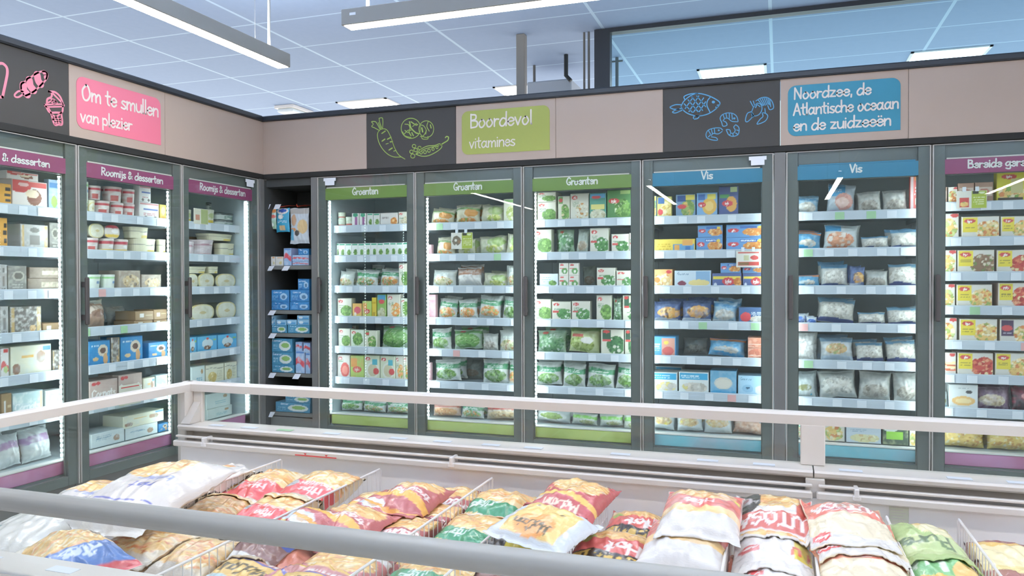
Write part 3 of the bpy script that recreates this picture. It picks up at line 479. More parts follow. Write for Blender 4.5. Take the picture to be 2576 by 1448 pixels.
# ---------------------------------------------------------------- product shapes (local: x to the right, front faces -y, stands on z = 0)
def grid_faces(nu, nv, off=0, flip=False):
    i = np.arange(nu-1)[None, :]; j = np.arange(nv-1)[:, None]; a = (j*nu+i).ravel()+off
    q = np.stack((a, a+1, a+1+nu, a+nu), 1)
    if flip: q = q[:, ::-1]
    return q.tolist()
def carton(name, w, h, d, des, seed, res=0.0045):
    nu = max(8, min(64, int(w/res))); nv = max(8, min(64, int(h/res)))
    b = min(0.003, w*0.03)
    u = np.linspace(0, 1, nu); v = np.linspace(0, 1, nv); U, Vv = np.meshgrid(u, v); U = U.ravel(); Vv = Vv.ravel()
    P = np.stack(((U-0.5)*(w-2*b), np.zeros_like(U), b+Vv*(h-2*b)), 1)
    Cc = paint(U, Vv, des[0], des[1], w/h, seed)
    F = grid_faces(nu, nv); n = len(P)
    # rim: body box behind the printed front, one chamfer
    side = Cc[np.arange(nv)*nu+nu-1].mean(0)*0.5+np.array(lin(des[0]))*0.5
    ring = list(range(nu)) + [j*nu+nu-1 for j in range(1, nv)] + [(nv-1)*nu+i for i in range(nu-2, -1, -1)] + [j*nu for j in range(nv-2, 0, -1)]
    R = P[ring].copy(); R2 = R.copy(); R2[:, 0] += np.where(np.isclose(abs(R[:, 0]), (w-2*b)/2), np.sign(R[:, 0])*b, 0)
    R2[:, 2] += np.where(np.isclose(R[:, 2], b), -b, np.where(np.isclose(R[:, 2], h-b), b, 0)); R2[:, 1] = b
    R3 = R2.copy(); R3[:, 1] = d
    m = len(ring)
    V2 = np.vstack((P, R2, R3)); C2 = np.vstack((Cc, np.tile(side, (2*m, 1))))
    for k in range(m):
        k2 = (k+1) % m; F.append((ring[k2], ring[k], n+k, n+k2)); F.append((n+k2, n+k, n+m+k, n+m+k2))
    F.append(tuple(n+m+k for k in range(m-1, -1, -1)))
    o = npmesh(name, V2, F, m_carton, None, C2)
    return o
def pillow(w, l, t, des, seed, res=0.005, crinkle=1.0, flat=0.30, ex=2.4):
    """sealed film bag lying on z = 0, print on top, text head towards +y"""
    R = np.random.RandomState(seed % 99991)
    nu = max(14, min(72, int(w/res))); nv = max(14, min(84, int(l/res)))
    u = np.linspace(0, 1, nu); v = np.linspace(0, 1, nv); U, V = np.meshgrid(u, v); U = U.ravel(); V = V.ravel()
    seal = 0.045
    vv = np.clip((V-seal)/(1-2*seal), 0, 1)
    pu = np.maximum(1-np.abs(2*U-1)**ex, 0)**0.62; pv = np.maximum(1-np.abs(2*vv-1)**ex, 0)**0.72
    prof = pu*pv
    lump = 0.80+0.22*noise2(U*5+R.rand()*9, V*5, seed)+0.14*noise2(U*11, V*13, seed+1)
    ripple = (noise2(U*14+V*3, V*2+R.rand()*9, seed+2)-0.5)*(1-pv)*0.008*crinkle + (noise2(U*3, V*24, seed+6)-0.5)*(1-pu)*0.008*crinkle*(pv > 0)
    wr = (noise2(U*17+V*6, V*5, seed+7)-0.5)*0.006*crinkle*prof**0.5
    squeeze = 1-0.05*pv; bow = 1-0.04*pu
    X = (U-0.5)*w*squeeze*(1+0.012*np.sin(V*9+seed)); Y = (V-0.5)*l*bow + (noise2(U*4, 0*V+R.rand()*9, seed+12)-0.5)*0.05*l*(2*V-1)*crinkle
    top = t*(1-flat)*prof*lump+ripple+wr; bot = -t*flat*prof*(0.9+0.2*noise2(U*4, V*4, seed+9))+ripple
    z0 = bot.min(); P1 = np.stack((X, Y, top-z0+0.0006), 1); P2 = np.stack((X, Y, bot-z0), 1)
    C1 = paint(U, V, des[0], des[1], w/l, seed); C2 = np.tile(np.array(lin(des[0]))*0.9+0.05, (len(P2), 1))
    F = grid_faces(nu, nv) + grid_faces(nu, nv, nu*nv, True); n = nu*nv
    ring = list(range(nu)) + [j*nu+nu-1 for j in range(1, nv)] + [(nv-1)*nu+i for i in range(nu-2, -1, -1)] + [j*nu for j in range(nv-2, 0, -1)]
    for k in range(len(ring)): a, b = ring[k], ring[(k+1) % len(ring)]; F.append((b, a, n+a, n+b))
    return np.vstack((P1, P2)), F, np.vstack((C1, C2))
def pouch(name, w, h, t, des, seed, lean=0.14):
    V, F, C = pillow(w, h/math.cos(lean), t, des, seed, 0.0055, 1.3)
    tw = (np.random.RandomState(seed % 9973).rand()-0.5)*0.16; V = V.copy(); x_ = V[:, 0].copy(); V[:, 0] = x_*math.cos(tw)-V[:, 1]*math.sin(tw); V[:, 1] = x_*math.sin(tw)+V[:, 1]*math.cos(tw)
    c, s = math.cos(math.pi/2-lean), math.sin(math.pi/2-lean)
    Q = np.stack((V[:, 0], V[:, 1]*c-V[:, 2]*s, V[:, 1]*s+V[:, 2]*c), 1)
    Q[:, 2] -= Q[:, 2].min(); Q[:, 1] -= Q[:, 1].min(); Q[:, 2] *= h/Q[:, 2].max(); Q[:, 0] *= w/(Q[:, 0].max()-Q[:, 0].min())
    return npmesh(name, Q, F, m_film, None, C, True)
def tub(name, w, h, des, seed, taper=0.88, sq=2.0, lidc=None):
    """round (sq = 2) or rounded-square tub printed around, with its own lid"""
    n, nv = 40, 18; th = np.linspace(0, 2*math.pi, n, endpoint=False)
    r = w/2/((abs(np.cos(th))**sq+abs(np.sin(th))**sq)**(1/sq))
    V = []; U_ = []; V_ = []
    lh = min(0.012, h*0.14)
    for j in range(nv):
        f = j/(nv-1); k = taper+(1-taper)*f
        for i in range(n): V.append((r[i]*k*0.97*math.cos(th[i]), r[i]*k*0.97*math.sin(th[i]), f*(h-lh)))
        U_ += list(0.5+0.5*np.cos(th)); V_ += [f]*n
    F = [(j*n+i, j*n+(i+1) % n, (j+1)*n+(i+1) % n, (j+1)*n+i) for j in range(nv-1) for i in range(n)]
    F.append(tuple(range(n))[::-1]); F.append(tuple((nv-1)*n+i for i in range(n)))
    C = paint(np.array(U_), np.array(V_), des[0], des[1], w/h, seed)
    dk = 0.62 if sq > 3 else 1.0
    V = np.array(V); V[:, 1] = V[:, 1]*dk+w/2*dk
    o = npmesh(name, V, F, m_tubmat, None, C, False)
    L = []; 
    for k, z in ((1.0, h-lh), (1.0, h-0.003), (0.95, h)):
        for i in range(n): L.append((r[i]*k*math.cos(th[i]), r[i]*k*math.sin(th[i])*dk+w/2*dk, z))
    LF = [(j*n+i, j*n+(i+1) % n, (j+1)*n+(i+1) % n, (j+1)*n+i) for j in range(2) for i in range(n)] + [tuple(range(n))[::-1], tuple(2*n+i for i in range(n))]
    lc = np.tile(C[(nv-1)*n:].mean(0) if lidc is None else lin(lidc), (3*n, 1))
    ld = npmesh('lid', L, LF, m_tubmat, o, lc)
    return o
def lying_tub(name, w, h, d, des, seed):
    """round tub lying on its side, printed lid towards the front; the body is a barrel"""
    nr, n = 14, 40; V = []; U_ = []; V_ = []
    for j in range(nr):
        f = j/(nr-1)
        for i in range(n):
            a = 2*math.pi*i/n; k = ((abs(math.cos(a))**2.6+abs(math.sin(a))**2.6)**(-1/2.6))
            V.append((w/2*f*k*math.cos(a), -0.006*(1-f*f), h/2+h/2*f*k*math.sin(a))); U_.append(.5+.5*f*math.cos(a)); V_.append(.5+.5*f*math.sin(a))
    F = [(j*n+i, j*n+(i+1) % n, (j+1)*n+(i+1) % n, (j+1)*n+i) for j in range(nr-1) for i in range(n)]
    C = paint(np.array(U_), np.array(V_), des[0], des[1], w/h, seed); base = (nr-1)*n
    for q, (k, y) in enumerate(((1.0, 0.012), (.93, .014), (.86, d))):
        for i in range(n): p = V[base+i]; V.append((p[0]*k, y, h/2+(p[2]-h/2)*k))
        C = np.vstack((C, np.tile(np.array(lin(des[0])), (n, 1))))
        o0 = base if q == 0 else base+q*n; o1 = base+(q+1)*n
        F += [(o0+i, o0+(i+1) % n, o1+(i+1) % n, o1+i) for i in range(n)]
    F.append(tuple(base+3*n+i for i in range(n)))
    V = np.array(V); V[:, 1] += 0.006; V[:, 2] -= V[:, 2].min()
    return npmesh(name, V, F, m_tubmat, None, C, True)

# ---------------------------------------------------------------- the room
CEIL = 3.215
struct(MB().box(-7.2, 6.5, -6.5, 8.8, -0.1, 0).build('floor', m_floor))
struct(MB().box(-7.2, 6.5, -6.5, 8.8, CEIL, CEIL+0.08).build('ceiling', m_ceil))
struct(MB().box(-7.2, 6.5, -6.6, -6.5, 0, CEIL).build('wall_rear_light_block', m_wall))  # unseen wall, added to keep the rear fill off the back fascia
struct(MB().box(-6.1, -6.0, -6.5, 1.2, 0, CEIL).build('wall_left', m_wall))
# interior window standing behind the back freezers
wf = MB(); WY = 5.80; wx0 = onY(1495, 120, WY)[0]; wx1 = onY(1534, 120, WY)[0]; wz = onY(1534, 81, WY)[2]
wf.box(wx0, wx1, WY, WY+0.08, 2.06, CEIL-0.005); wf.box(wx1, 3.2, WY, WY+0.08, wz, CEIL-0.005); wf.box(wx1, 3.2, WY, WY+0.08, 2.06, 2.14)
win = struct(wf.build('window_1', m_dtrim))
MB().box(wx1, 3.2, WY+0.03, WY+0.036, 2.14, wz).build('pane', m_wglass, win)
# ceiling light panels (square, flush with the tiles)
def panel(x, y, lab, s=0.58):
    p = empty('ceiling_light_panel', (x, y, CEIL), 0, lab, 'ceiling light', 'square ceiling light panels')
    MB().box(-s/2, s/2, -s/2, s/2, -0.006, -0.0008).build('diffuser', m_panel, p)
    f = MB()
    for a in (-1, 1):
        f.box(a*s/2-0.012, a*s/2+0.012, -s/2-0.012, s/2+0.012, -0.010, -0.0005); f.box(-s/2-0.012, s/2+0.012, a*s/2-0.012, a*s/2+0.012, -0.010, -0.0005)
    f.build('frame', m_white, p)
panel(-4.19, 7.54, 'square ceiling panel light above the carrot and sprout sign')
panel(-2.38, 7.50, 'square ceiling panel light behind the white suspension post')
panel(-0.41, 7.53, 'square ceiling panel light seen through window above the fish sign')
panel(1.35, 7.58, 'square ceiling panel light seen through window, farthest right one')
# linear pendants
def pendant(x, y, L, along, lab, rods, ends):
    p = empty('linear_pendant_light', (x, y, 2.62), 0 if along == 'x' else math.pi/2, lab, 'pendant light', 'long linear pendant lights')
    b = MB().bbox(0, L, -0.045, 0.045, 0.0, 0.082, 0.003); b.build('housing', m_house, p)
    MB().bbox(0.012, L-0.012, -0.036, 0.036, -0.003, 0.0006, 0.001).build('diffuser', m_lamp, p)
    MB().bbox(0.03, L-0.03, -0.028, 0.028, 0.0825, 0.0865, 0.001).build('added_fill_strip', m_ceilfill, p)  # added emitter that lights the ceiling, not a part of the fixture
    for r in rods:
        MB().tube([(r, 0, 0.0868), (r, 0, CEIL-2.62)], 0.009, 10).build('suspension_rod', m_house, p)
    for r in ends:
        w = MB().tube([(r, 0, 0.082), (r, 0, 0.10)], 0.006, 8); w.tube([(r, 0, 0.10), (r, 0, CEIL-2.62)], 0.0011, 6); w.build('suspension_wire', m_post, p)
    return p
pe = onZ(727, 170, 2.62); p2 = onZ(862, 66, 2.62)
pendant(pe[0]-0.034, pe[1]-2.2, 2.2, 'y', 'grey linear pendant light running towards the corner, above ice sign', [2.05], [1.92])
pp = pendant(p2[0], p2[1]+0.03, 3.0, 'x', 'grey linear pendant light hanging parallel to the back freezers', [0.13, 2.85], [])
MB().box(0.05, 0.085, -0.0465, -0.0451, 0.045, 0.058).build('maker_plate', m_tag, pp)
for px_, lab_ in ((-4.4, 'linear pendant light behind the camera, over the left side aisle'), (-1.74, 'linear pendant light behind the camera, left of it'), (0.75, 'linear pendant light behind the camera, right of it'), (3.08, 'linear pendant light behind the camera, at the open right side')):
    pendant(px_, -4.3, 3.0, 'y', lab_, [0.15, 2.85], [])
pendant(-3.25, 1.5, 3.0, 'x', 'linear pendant light above the island, left of the camera', [0.15, 2.85], [])
pendant(-0.1, 1.5, 3.0, 'x', 'linear pendant light above the island, right of the camera', [0.15, 2.85], [])
# things hanging over the back freezers
q = onZ(1312, 88, CEIL)
MB().bbox(q[0]-0.034, q[0]+0.034, q[1]-0.034, q[1]+0.034, 2.07, CEIL, 0.004).build('square_post', m_house)
tag(bpy.data.objects['square_post'], 'pale square post from ceiling down behind the green vegetables sign', 'post')
un = empty('suspended_cooling_unit', (0, 0, 0), 0, 'grey box unit hanging from ceiling right of the pale post', 'cooling unit')
a = onY(1325, 205, 6.45); b_ = onY(1437, 200, 6.45)
MB().bbox(a[0], b_[0], 6.45, 6.95, 2.25, a[2]-0.005, 0.01).build('casing', m_grey, un)
for xx in (1344,):
    r = onY(xx, 150, 6.6); MB().tube([(r[0], 6.6, a[2]-0.01), (r[0], 6.6, CEIL)], 0.012, 8).build('hanger_rod', m_post, un)
c1 = onZ(1424, 137, CEIL); c2 = onY(1424, 190, c1[1]); c3 = onY(1436, 203, c1[1])
tag(MB().tube([c1, (c1[0], c1[1], (c1[2]*2+c2[2])/3), c2, c3], 0.018, 8).build('black_cable', m_cable), 'black cable dropping from ceiling to the hanging grey unit', 'cable')
r = onZ(1484, 92, CEIL)
pr = empty('twin_conduit', (r[0], 5.85, 0), 0, 'pair of thin dark conduits beside the dark window jamb', 'conduit')
for k in (-0.018, 0.018): MB().tube([(k, 0, 2.07), (k, 0, CEIL)], 0.009, 8).build('conduit_tube', m_post, pr)
r = onY(1552, 170, 6.6)
rr = MB().tube([(r[0], 6.6, 2.1), (r[0], 6.6, onY(1552, 145, 6.6)[2])], 0.014, 8); zz = onY(1552, 154, 6.6)[2]; rr.tube([(r[0]-0.05, 6.6, zz), (r[0]+0.05, 6.6, zz)], 0.008, 6)
MB_o = rr.build('sprinkler_standpipe', m_post); tag(MB_o, 'dark upright pipe with cross piece seen through window glass', 'pipe')
MB().tube([(r[0], 6.6, 2.1), (r[0], 6.6, 0.0)], 0.014, 8).build('lower_pipe', m_post, MB_o)
e1 = onZ(690, 265, CEIL); e2 = onZ(745, 283, CEIL)
ex = empty('emergency_light', (e1[0]+0.12, (e1[1]+e2[1])/2, CEIL), 0, 'small white emergency light on ceiling above the freezer corner', 'emergency light')
MB().bbox(-0.12, 0.12, -0.2, 0.2, -0.035, -0.001, 0.004).build('base', m_white, ex); MB().bbox(-0.10, 0.10, -0.18, 0.18, -0.075, -0.035, 0.012).build('lens', mat('lens_plastic', '#dfe9ee', 0.2), ex)

# ---------------------------------------------------------------- fascia above the freezers: panels, signs, drawings
FZ0, FZ1, TZ = 2.092, 2.479, 2.518
NB, NA = (0, -1, 0), (1, 0, 0)
pB = lambda x, y: onY(x, y, BY); pA = lambda x, y: onX(x, y, AX)
def wpanel(run, a0, a1, m, name, lab):
    mb = MB()
    if run == 'B': mb.bbox(a0+0.001, a1-0.001, BY, BY+0.018, FZ0, FZ1, 0.0015)
    else: mb.bbox(AX-0.018, AX, a0+0.001, a1-0.001, FZ0, FZ1, 0.0015)
    return tag(mb.build(name, m), lab, 'sign panel', 'panels of the fascia above the freezers')
wpanel('B', AX-0.03, -2.737, m_beige, 'fascia_panel', 'blank beige fascia panel between inner corner and carrot drawing')
g1 = wpanel('B', -2.737, -2.057, m_black, 'drawing_panel', 'black panel with green chalk carrot, sprouts and pea pod')
g2 = wpanel('B', -2.057, -1.36, m_beige, 'sign_panel', 'beige panel with lime sign reading Boordevol vitamines')
wpanel('B', -1.36, -0.676, m_beige, 'fascia_panel', 'blank beige fascia panel between lime sign and fish drawing')
g3 = wpanel('B', -0.676, 0.005, m_black, 'drawing_panel', 'black panel with blue chalk fish, shrimps and lobster')
g4 = wpanel('B', 0.005, 0.68, m_beige, 'sign_panel', 'beige panel with blue sign starting with the word Noordzee')
wpanel('B', 0.68, 1.365, m_beige, 'fascia_panel', 'blank beige fascia panel right of the blue Noordzee sign')
wpanel('B', 1.365, 2.05, m_beige, 'fascia_panel', 'blank beige fascia panel at far right end of back run')
g5 = wpanel('A', 2.46, 3.157, m_black, 'drawing_panel', 'black panel with pink chalk ice lolly and ice cream cone')
g6 = wpanel('A', 3.157, 3.843, m_beige, 'sign_panel', 'beige panel with pink sign reading Om te smullen van plezier')
wpanel('A', 3.843, BY, m_beige, 'fascia_panel', 'blank beige fascia panel between pink sign and inner corner')
wpanel('A', 1.775, 2.46, m_beige, 'fascia_panel', 'blank beige fascia panel on dessert run, nearest the camera')
def plate(run, a0, a1, z0, z1, m, parent, rad=0.045):
    pts = []
    for (cx, cz, s) in ((a0+rad, z0+rad, 180), (a1, z0, None), (a1-rad, z1-rad, 0), (a0+rad, z1-rad, 90)):
        if s is None: pts.append((cx, cz)); continue
        pts += [(cx+rad*math.cos(math.radians(s+k*15)), cz+rad*math.sin(math.radians(s+k*15))) for k in range(7)]
    n = len(pts); V = []
    for off in (0.0, 0.002):
        for a, z in pts: V.append((a, BY-off, z) if run == 'B' else (AX+off, a, z))
    F = [tuple(range(n)), tuple(range(n, 2*n))] + [(i, (i+1) % n, n+(i+1) % n, n+i) for i in range(n)]
    return npmesh('sign_plate', V, F, m, parent)
s6 = plate('A', 3.203, 3.806, 2.146, 2.428, m_pink, g6); s2 = plate('B', -2.013, -1.40, 2.149, 2.438, m_green, g2); s4 = plate('B', 0.047, 0.640, 2.143, 2.436, m_blue, g4)
mb = MB(); px_text(mb, 'Om te smullen', (203.7, 249), (398, 294), 38, pA, NA, 0.0026, 0.135); mb.build('lettering', m_let, s6)
mb = MB(); px_text(mb, 'van plezier', (201, 305), (331.5, 328.5), 33, pA, NA, 0.0026, 0.135); mb.build('lettering', m_let, s6)
mb = MB(); px_text(mb, 'Boordevol', (1182, 322), (1340, 311), 34, pB, NB, 0.0026, 0.12); mb.build('lettering', m_let, s2)
mb = MB(); px_text(mb, 'vitamines', (1180.5, 373.3), (1296.5, 365.5), 28, pB, NB, 0.0026, 0.11); mb.build('lettering', m_let, s2)
mb = MB(); px_text(mb, 'Noordzee, de', (1996, 249.9), (2192, 236.5), 28, pB, NB, 0.0026, 0.14); mb.build('lettering', m_let, s4)
mb = MB(); px_text(mb, 'Atlantische oceaan', (1995, 290.3), (2261, 272), 29, pB, NB, 0.0026, 0.135); mb.build('lettering', m_let, s4)
mb = MB(); px_text(mb, 'en de zuidzeeën', (1995, 329.4), (2242, 314.7), 29, pB, NB, 0.0026, 0.135); mb.build('lettering', m_let, s4)
def drawing(parent, m, lines, scale, ox, oy, plane, nrm, w, name='chalk_drawing'):
    mb = MB()
    for l in lines:
        k = w
        if l[0] == '*': k, l = float(l[1:].split(' ', 1)[0]), l.split(' ', 1)[1]
        px_stroke(mb, l, scale, ox, oy, plane, nrm, 0.001, k)
    return mb.build(name, m, parent)
drawing(g1, m_dgreen, ["240,390 210,430 205,480 225,560 270,640 340,710 420,745 510,745", "240,390 290,380 330,400 360,450 390,520 420,610 460,690 500,735 560,772", "235,405 170,370 130,350 150,320 128,290 160,285 190,300 240,390",
 "215,300 250,385", "225,245 250,238 270,245 275,300 270,380", "225,245 235,300 260,370", "*0.009 262,440 305,410", "*0.009 265,540 300,515", "*0.009 335,515 380,490", "*0.009 370,550 400,545", "315,578 345,568", "*0.009 355,655 395,630", "415,670 445,660"], 5.152, 910, 250, pB, NB, 0.0055, 'carrot_drawing')
drawing(g1, m_dgreen, [circ(638, 374, 126, 130), circ(838, 385, 96, 108), "560,320 610,330 625,390 600,430 560,400", "*0.009 620,290 640,370 700,430 735,442", "550,450 600,400 640,400", "*0.008 610,420 640,470", "*0.008 650,430 670,470", "*0.008 640,290 700,330 725,325", "660,350 710,310", "755,330 800,340 835,400 800,470 760,480", "*0.01 780,370 790,420", "860,290 845,350 875,410", "*0.008 890,330 900,370", "775,480 790,512 855,512 858,480", "840,400 830,450", "530,420 560,470 640,495"], 5.152, 910, 250, pB, NB, 0.0055, 'sprouts_drawing')
drawing(g1, m_dgreen, [circ(678, 605, 22), circ(750, 628, 21), circ(700, 655, 23), circ(645, 678, 22), circ(662, 733, 27), "700,710 760,650 850,605 950,595 1010,575 1040,600 1020,640 950,690 860,730 780,735 700,710", "720,705 800,650 900,620 1000,600", circ(770, 690, 17), circ(820, 682, 19), circ(872, 664, 19), circ(925, 643, 16), circ(975, 622, 14), "*0.008 1020,590 1070,560 1115,530 1125,490 1100,480 1085,495"], 5.152, 910, 250, pB, NB, 0.0055, 'pea_pod_drawing')
drawing(g3, m_dblue, ["215,320 250,260 320,205 390,185 460,195 530,220 600,260 618,290 590,330 540,370 480,400 400,415 310,400 250,365 215,320", "520,220 490,260 485,310 515,375", "*0.016 548,272 553,273", "255,245 250,215 310,190 390,182", "220,300 160,300 105,325 140,345 200,345", "220,340 170,350 130,375 160,385 210,365 240,350", "590,305 615,300", "575,325 590,330",
 "250,290 340,385", "290,250 400,380", "330,220 440,360", "380,210 470,320", "260,340 340,225", "300,370 400,210", "340,385 450,230", "400,380 470,270", "345,450 350,420 400,415 390,440 345,450"], 4.089, 1660, 190, pB, NB, 0.0062, 'fish_drawing')
for st in (["805,470 790,420 750,390 690,385 640,405 620,440 635,480 650,520 690,510 680,480 660,470", "800,475 740,470 700,440 670,440 650,465", "650,400 665,445", "680,390 690,440", "715,385 715,440", "740,392 745,450", "*0.012 763,440 767,441"],
           ["645,560 620,540 560,540 500,560 475,600 485,640 530,660 590,665 580,640 530,630", "640,575 600,600 550,595 530,615", "500,565 520,600", "530,548 540,595", "560,545 565,590", "500,630 520,610", "*0.01 604,562 608,563"],
           ["780,505 810,530 815,570 800,610 750,625 710,610 690,575 685,555 720,560 730,590 760,590 775,560 760,530 780,505", "790,560 812,565", "780,590 800,605", "750,595 755,622", "725,600 715,612"]):
    drawing(g3, m_dblue, st, 4.089, 1660, 190, pB, NB, 0.0052, 'shrimp_drawing')
drawing(g3, m_dblue, ["960,330 1000,285 1040,300 1050,350 1020,400 970,415 945,380 960,330", "990,260 1040,230 1100,225 1150,260 1170,330 1130,350 1110,310", "1010,250 1060,310", "1030,240 1070,305", "1050,232 1085,305", "1070,228 1100,300", "1090,228 1115,295", "1110,232 1128,300", "1130,245 1140,320", "930,265 960,320", "960,262 975,310", "945,370 900,390 880,460 900,475 940,440 960,410", "1050,380 1090,390 1110,420 1080,470 1000,500 1030,450 1060,420 1050,380", "*0.012 950,390 958,420", "1080,340 1085,385", "985,330 1000,300 1030,320"], 4.089, 1660, 190, pB, NB, 0.0052, 'lobster_drawing')
drawing(g5, m_dpink, ["330,580 270,575 215,620 220,655 270,660 340,615", "*0.040 338,490 345,560 395,622", "*0.040 425,415 440,495 487,560", "*0.040 540,340 555,420 590,470", "*0.024 640,300 672,330 665,375", "305,540 310,470 370,430 400,390 450,370 490,340 540,310 600,290 660,290 685,330 670,400 640,440 600,480 550,530 490,580 420,620 370,640"], 5.793, 0, 130, pA, NA, 0.009, 'ice_lolly_drawing')
drawing(g5, m_dpink, ["*0.011 710,580 750,605 745,660 690,690 680,750", "*0.011 710,580 800,590 870,650 910,740 915,765", "645,770 780,768 915,765 920,795 800,802 670,800 645,770", "*0.011 670,800 720,880 810,886 900,880 915,795", "705,815 740,880", "*0.011 740,890 790,1055 850,1060 905,1050 890,885", "*0.010 760,920 890,1000", "*0.010 880,900 770,990", "780,980 880,1050", "890,970 800,1050", "*0.010 770,610 840,680 900,740", "740,690 790,700 830,745", "700,740 770,705", circ(785, 735, 30, 22)], 5.793, 0, 130, pA, NA, 0.008, 'ice_cream_cone_drawing')
drawing(g5, m_dpink, ["-60,230 -20,180 10,170 50,180 95,230 105,310 80,450 35,660", "35,660 -60,660"], 5.793, 0, 130, pA, NA, 0.014, 'popsicle_drawing')
# dark trims: above the panels and between panels and doors
t1 = MB().bbox(AX-0.06, 3.0, BY-0.02, BY+0.06, FZ1, TZ, 0.008); struct(t1.build('trim_1', m_dtrim))
t2 = MB().bbox(AX-0.06, AX+0.02, 1.2, BY-0.021, FZ1, TZ, 0.008); struct(t2.build('trim_2', m_dtrim))
struct(MB().bbox(AX-0.06, 3.0, BY-0.006, BY+0.05, 2.055, FZ0, 0.003).build('trim_3', m_dark))
struct(MB().bbox(AX-0.05, AX+0.006, 1.2, BY-0.007, 2.055, FZ0, 0.003).build('trim_4', m_dark))

# ---------------------------------------------------------------- upright glass-door freezers
ZS = [1.700, 1.485, 1.265, 1.045, 0.827, 0.605]; DECK = 0.352; DW = 0.776
HEAD0, HEAD1, DTOP, DBOT = 1.886, 1.968, 2.05, 0.215
ORD = ['first', 'second', 'third', 'fourth', 'fifth', 'sixth', 'seventh', 'eighth', 'ninth', 'tenth', 'eleventh', 'twelfth', 'thirteenth']
SHN = ['top', 'second', 'third', 'fourth', 'fifth', 'sixth', 'seventh']
CATN = {'b': ('frozen_food_carton', 'carton'), 'p': ('frozen_food_pouch', 'bag'), 't': ('frozen_food_tub', 'tub'), 'q': ('ice_cream_tray', 'tub'), 'l': ('ice_cream_barrel_tub', 'tub')}
rng = random.Random(11)
def freezer(short, label, org, rz, w, zs, hm, km, text, products, led, ends='', kickpat=None, doorlabel=None, seed=0):
    f = empty('upright_freezer', (org[0], org[1], 0), rz, label, 'freezer', 'glass door freezers along the walls')
    b = MB(); b.box(0, w, 0.70, 0.75, 0.12, 2.05); b.box(0, w, 0.034, 0.70, 2.025, 2.0548); b.box(0, w, 0.075, 0.70, 0.12, DECK-0.004); b.box(0.0, w, 0.06, 0.75, 0, 0.12)
    for z in (1.78, 1.79): b.box(0, w, 0.694, 0.70, z, z+0.004)
    b.build('cabinet_body', m_back, f)
    k = MB(); k.bbox(0.004, w-0.004, 0.055, 0.074, 0.272, 0.342, 0.004); k.build('kick_panel', km, f)
    MB().bbox(0.004, w-0.004, 0.052, 0.10, 0.343, DECK, 0.002).build('deck_edge', m_white, f)
    MB().bbox(0, w, 0.034, 0.06, 0.02, 0.212, 0.003).build('plinth', m_post, f)
    xl = 0.080 if short == 'left Groenten freezer' else 0.012; xr = 0.664 if short == 'far dessert freezer' else w-0.006
    if 'l' in ends: MB().bbox(-0.03, max(xl-0.002, 0.012) if xl > 0.05 else 0.0118, 0.055, 0.75, 0.12, 2.05, 0.003).build('side_wall', m_inner, f)
    if 'r' in ends: MB().bbox(xr+0.002 if xr < 0.7 else w-0.0058, w+0.03, 0.055, 0.75, 0.12, 2.05, 0.003).build('side_wall', m_inner, f)
    # door
    d = MB(); x0, x1 = 0.004, w-0.004; s = 0.062
    d.bbox(x0, x0+s, 0.0065, 0.032, DBOT, DTOP, 0.002); d.bbox(x1-s, x1, 0.0065, 0.032, DBOT, DTOP, 0.002)
    d.bbox(x0+s, x1-s, 0.020, 0.032, HEAD0-0.004, DTOP, 0.002); d.bbox(x0+s, x1-s, 0.0065, 0.032, DBOT, 0.268, 0.002)
    door = d.build('door', m_frame, f)
    MB().box(x0+0.001, x1-0.001, 0.0, 0.0055, DBOT+0.001, DTOP-0.001).build('glass', m_glass, door)
    e = MB()
    for a0, a1, c0, c1 in ((x0-0.002, x0+0.005, DBOT, DTOP), (x1-0.005, x1+0.002, DBOT, DTOP)): e.box(a0, a1, -0.003, 0.034, c0, c1)
    e.box(x0+0.005, x1-0.005, -0.003, 0.0, DTOP-0.003, DTOP+0.001); e.build('edge_trim', m_alu, door)
    g = MB()
    for a0, a1 in ((x0+s, x0+s+0.006), (x1-s-0.006, x1-s)): g.box(a0, a1, 0.024, 0.034, 0.268, HEAD0)
    g.build('door_gasket', m_frame, door)
    h = MB(); h.bbox(0.014, 0.040, -0.040, -0.022, 1.075, 1.335, 0.006); h.box(0.020, 0.034, -0.024, 0.0005, 1.10, 1.13); h.box(0.020, 0.034, -0.024, 0.0005, 1.28, 1.31); h.build('handle', m_handle, door)
    MB().bbox(x0+s-0.012, x1-s+0.012, 0.007, 0.0125, HEAD0, HEAD1, 0.001).build('header_sign', hm, door)
    MB().bbox(x0+s+0.006, x1-s-0.012, 0.0068, 0.016, HEAD1+0.0003, HEAD1+0.008, 0.001).build('header_edge', m_hblue if short == 'right Vis freezer' else m_let, door)
    if text:
        s_, p0, p1, hp = text; plane = (lambda x, y: onY(x, y, BY)) if rz == 0 else (lambda x, y: onX(x, y, AX))
        A, B = plane(*p0), plane(*p1); hh = abs(plane(p0[0], p0[1]-hp)[2]-A[2]); st, adv = text_strokes(s_)
        ua = (A[0]-org[0]) if rz == 0 else (A[1]-org[1]); ub = (B[0]-org[0]) if rz == 0 else (B[1]-org[1]); kx = (ub-ua)/adv
        lm = MB(); za = (A[2]+B[2])/2
        for n_, q in enumerate(st): ribbon(lm, [(ua+x*kx, za+y*hh) for x, y in q], 0.185*hh, lambda a, b, h, e=n_*0.00002: (a, 0.0066-e, b))
        lm.build('header_lettering', m_letw, door)
    if doorlabel:
        u0, z0 = doorlabel; l = MB(); l.box(u0, u0+0.10, -0.002, -0.0003, z0+0.03, z0+0.052); l.box(u0+0.012, u0+0.088, -0.002, -0.0003, z0, z0+0.03); l.build('paper_label', m_tag, door)
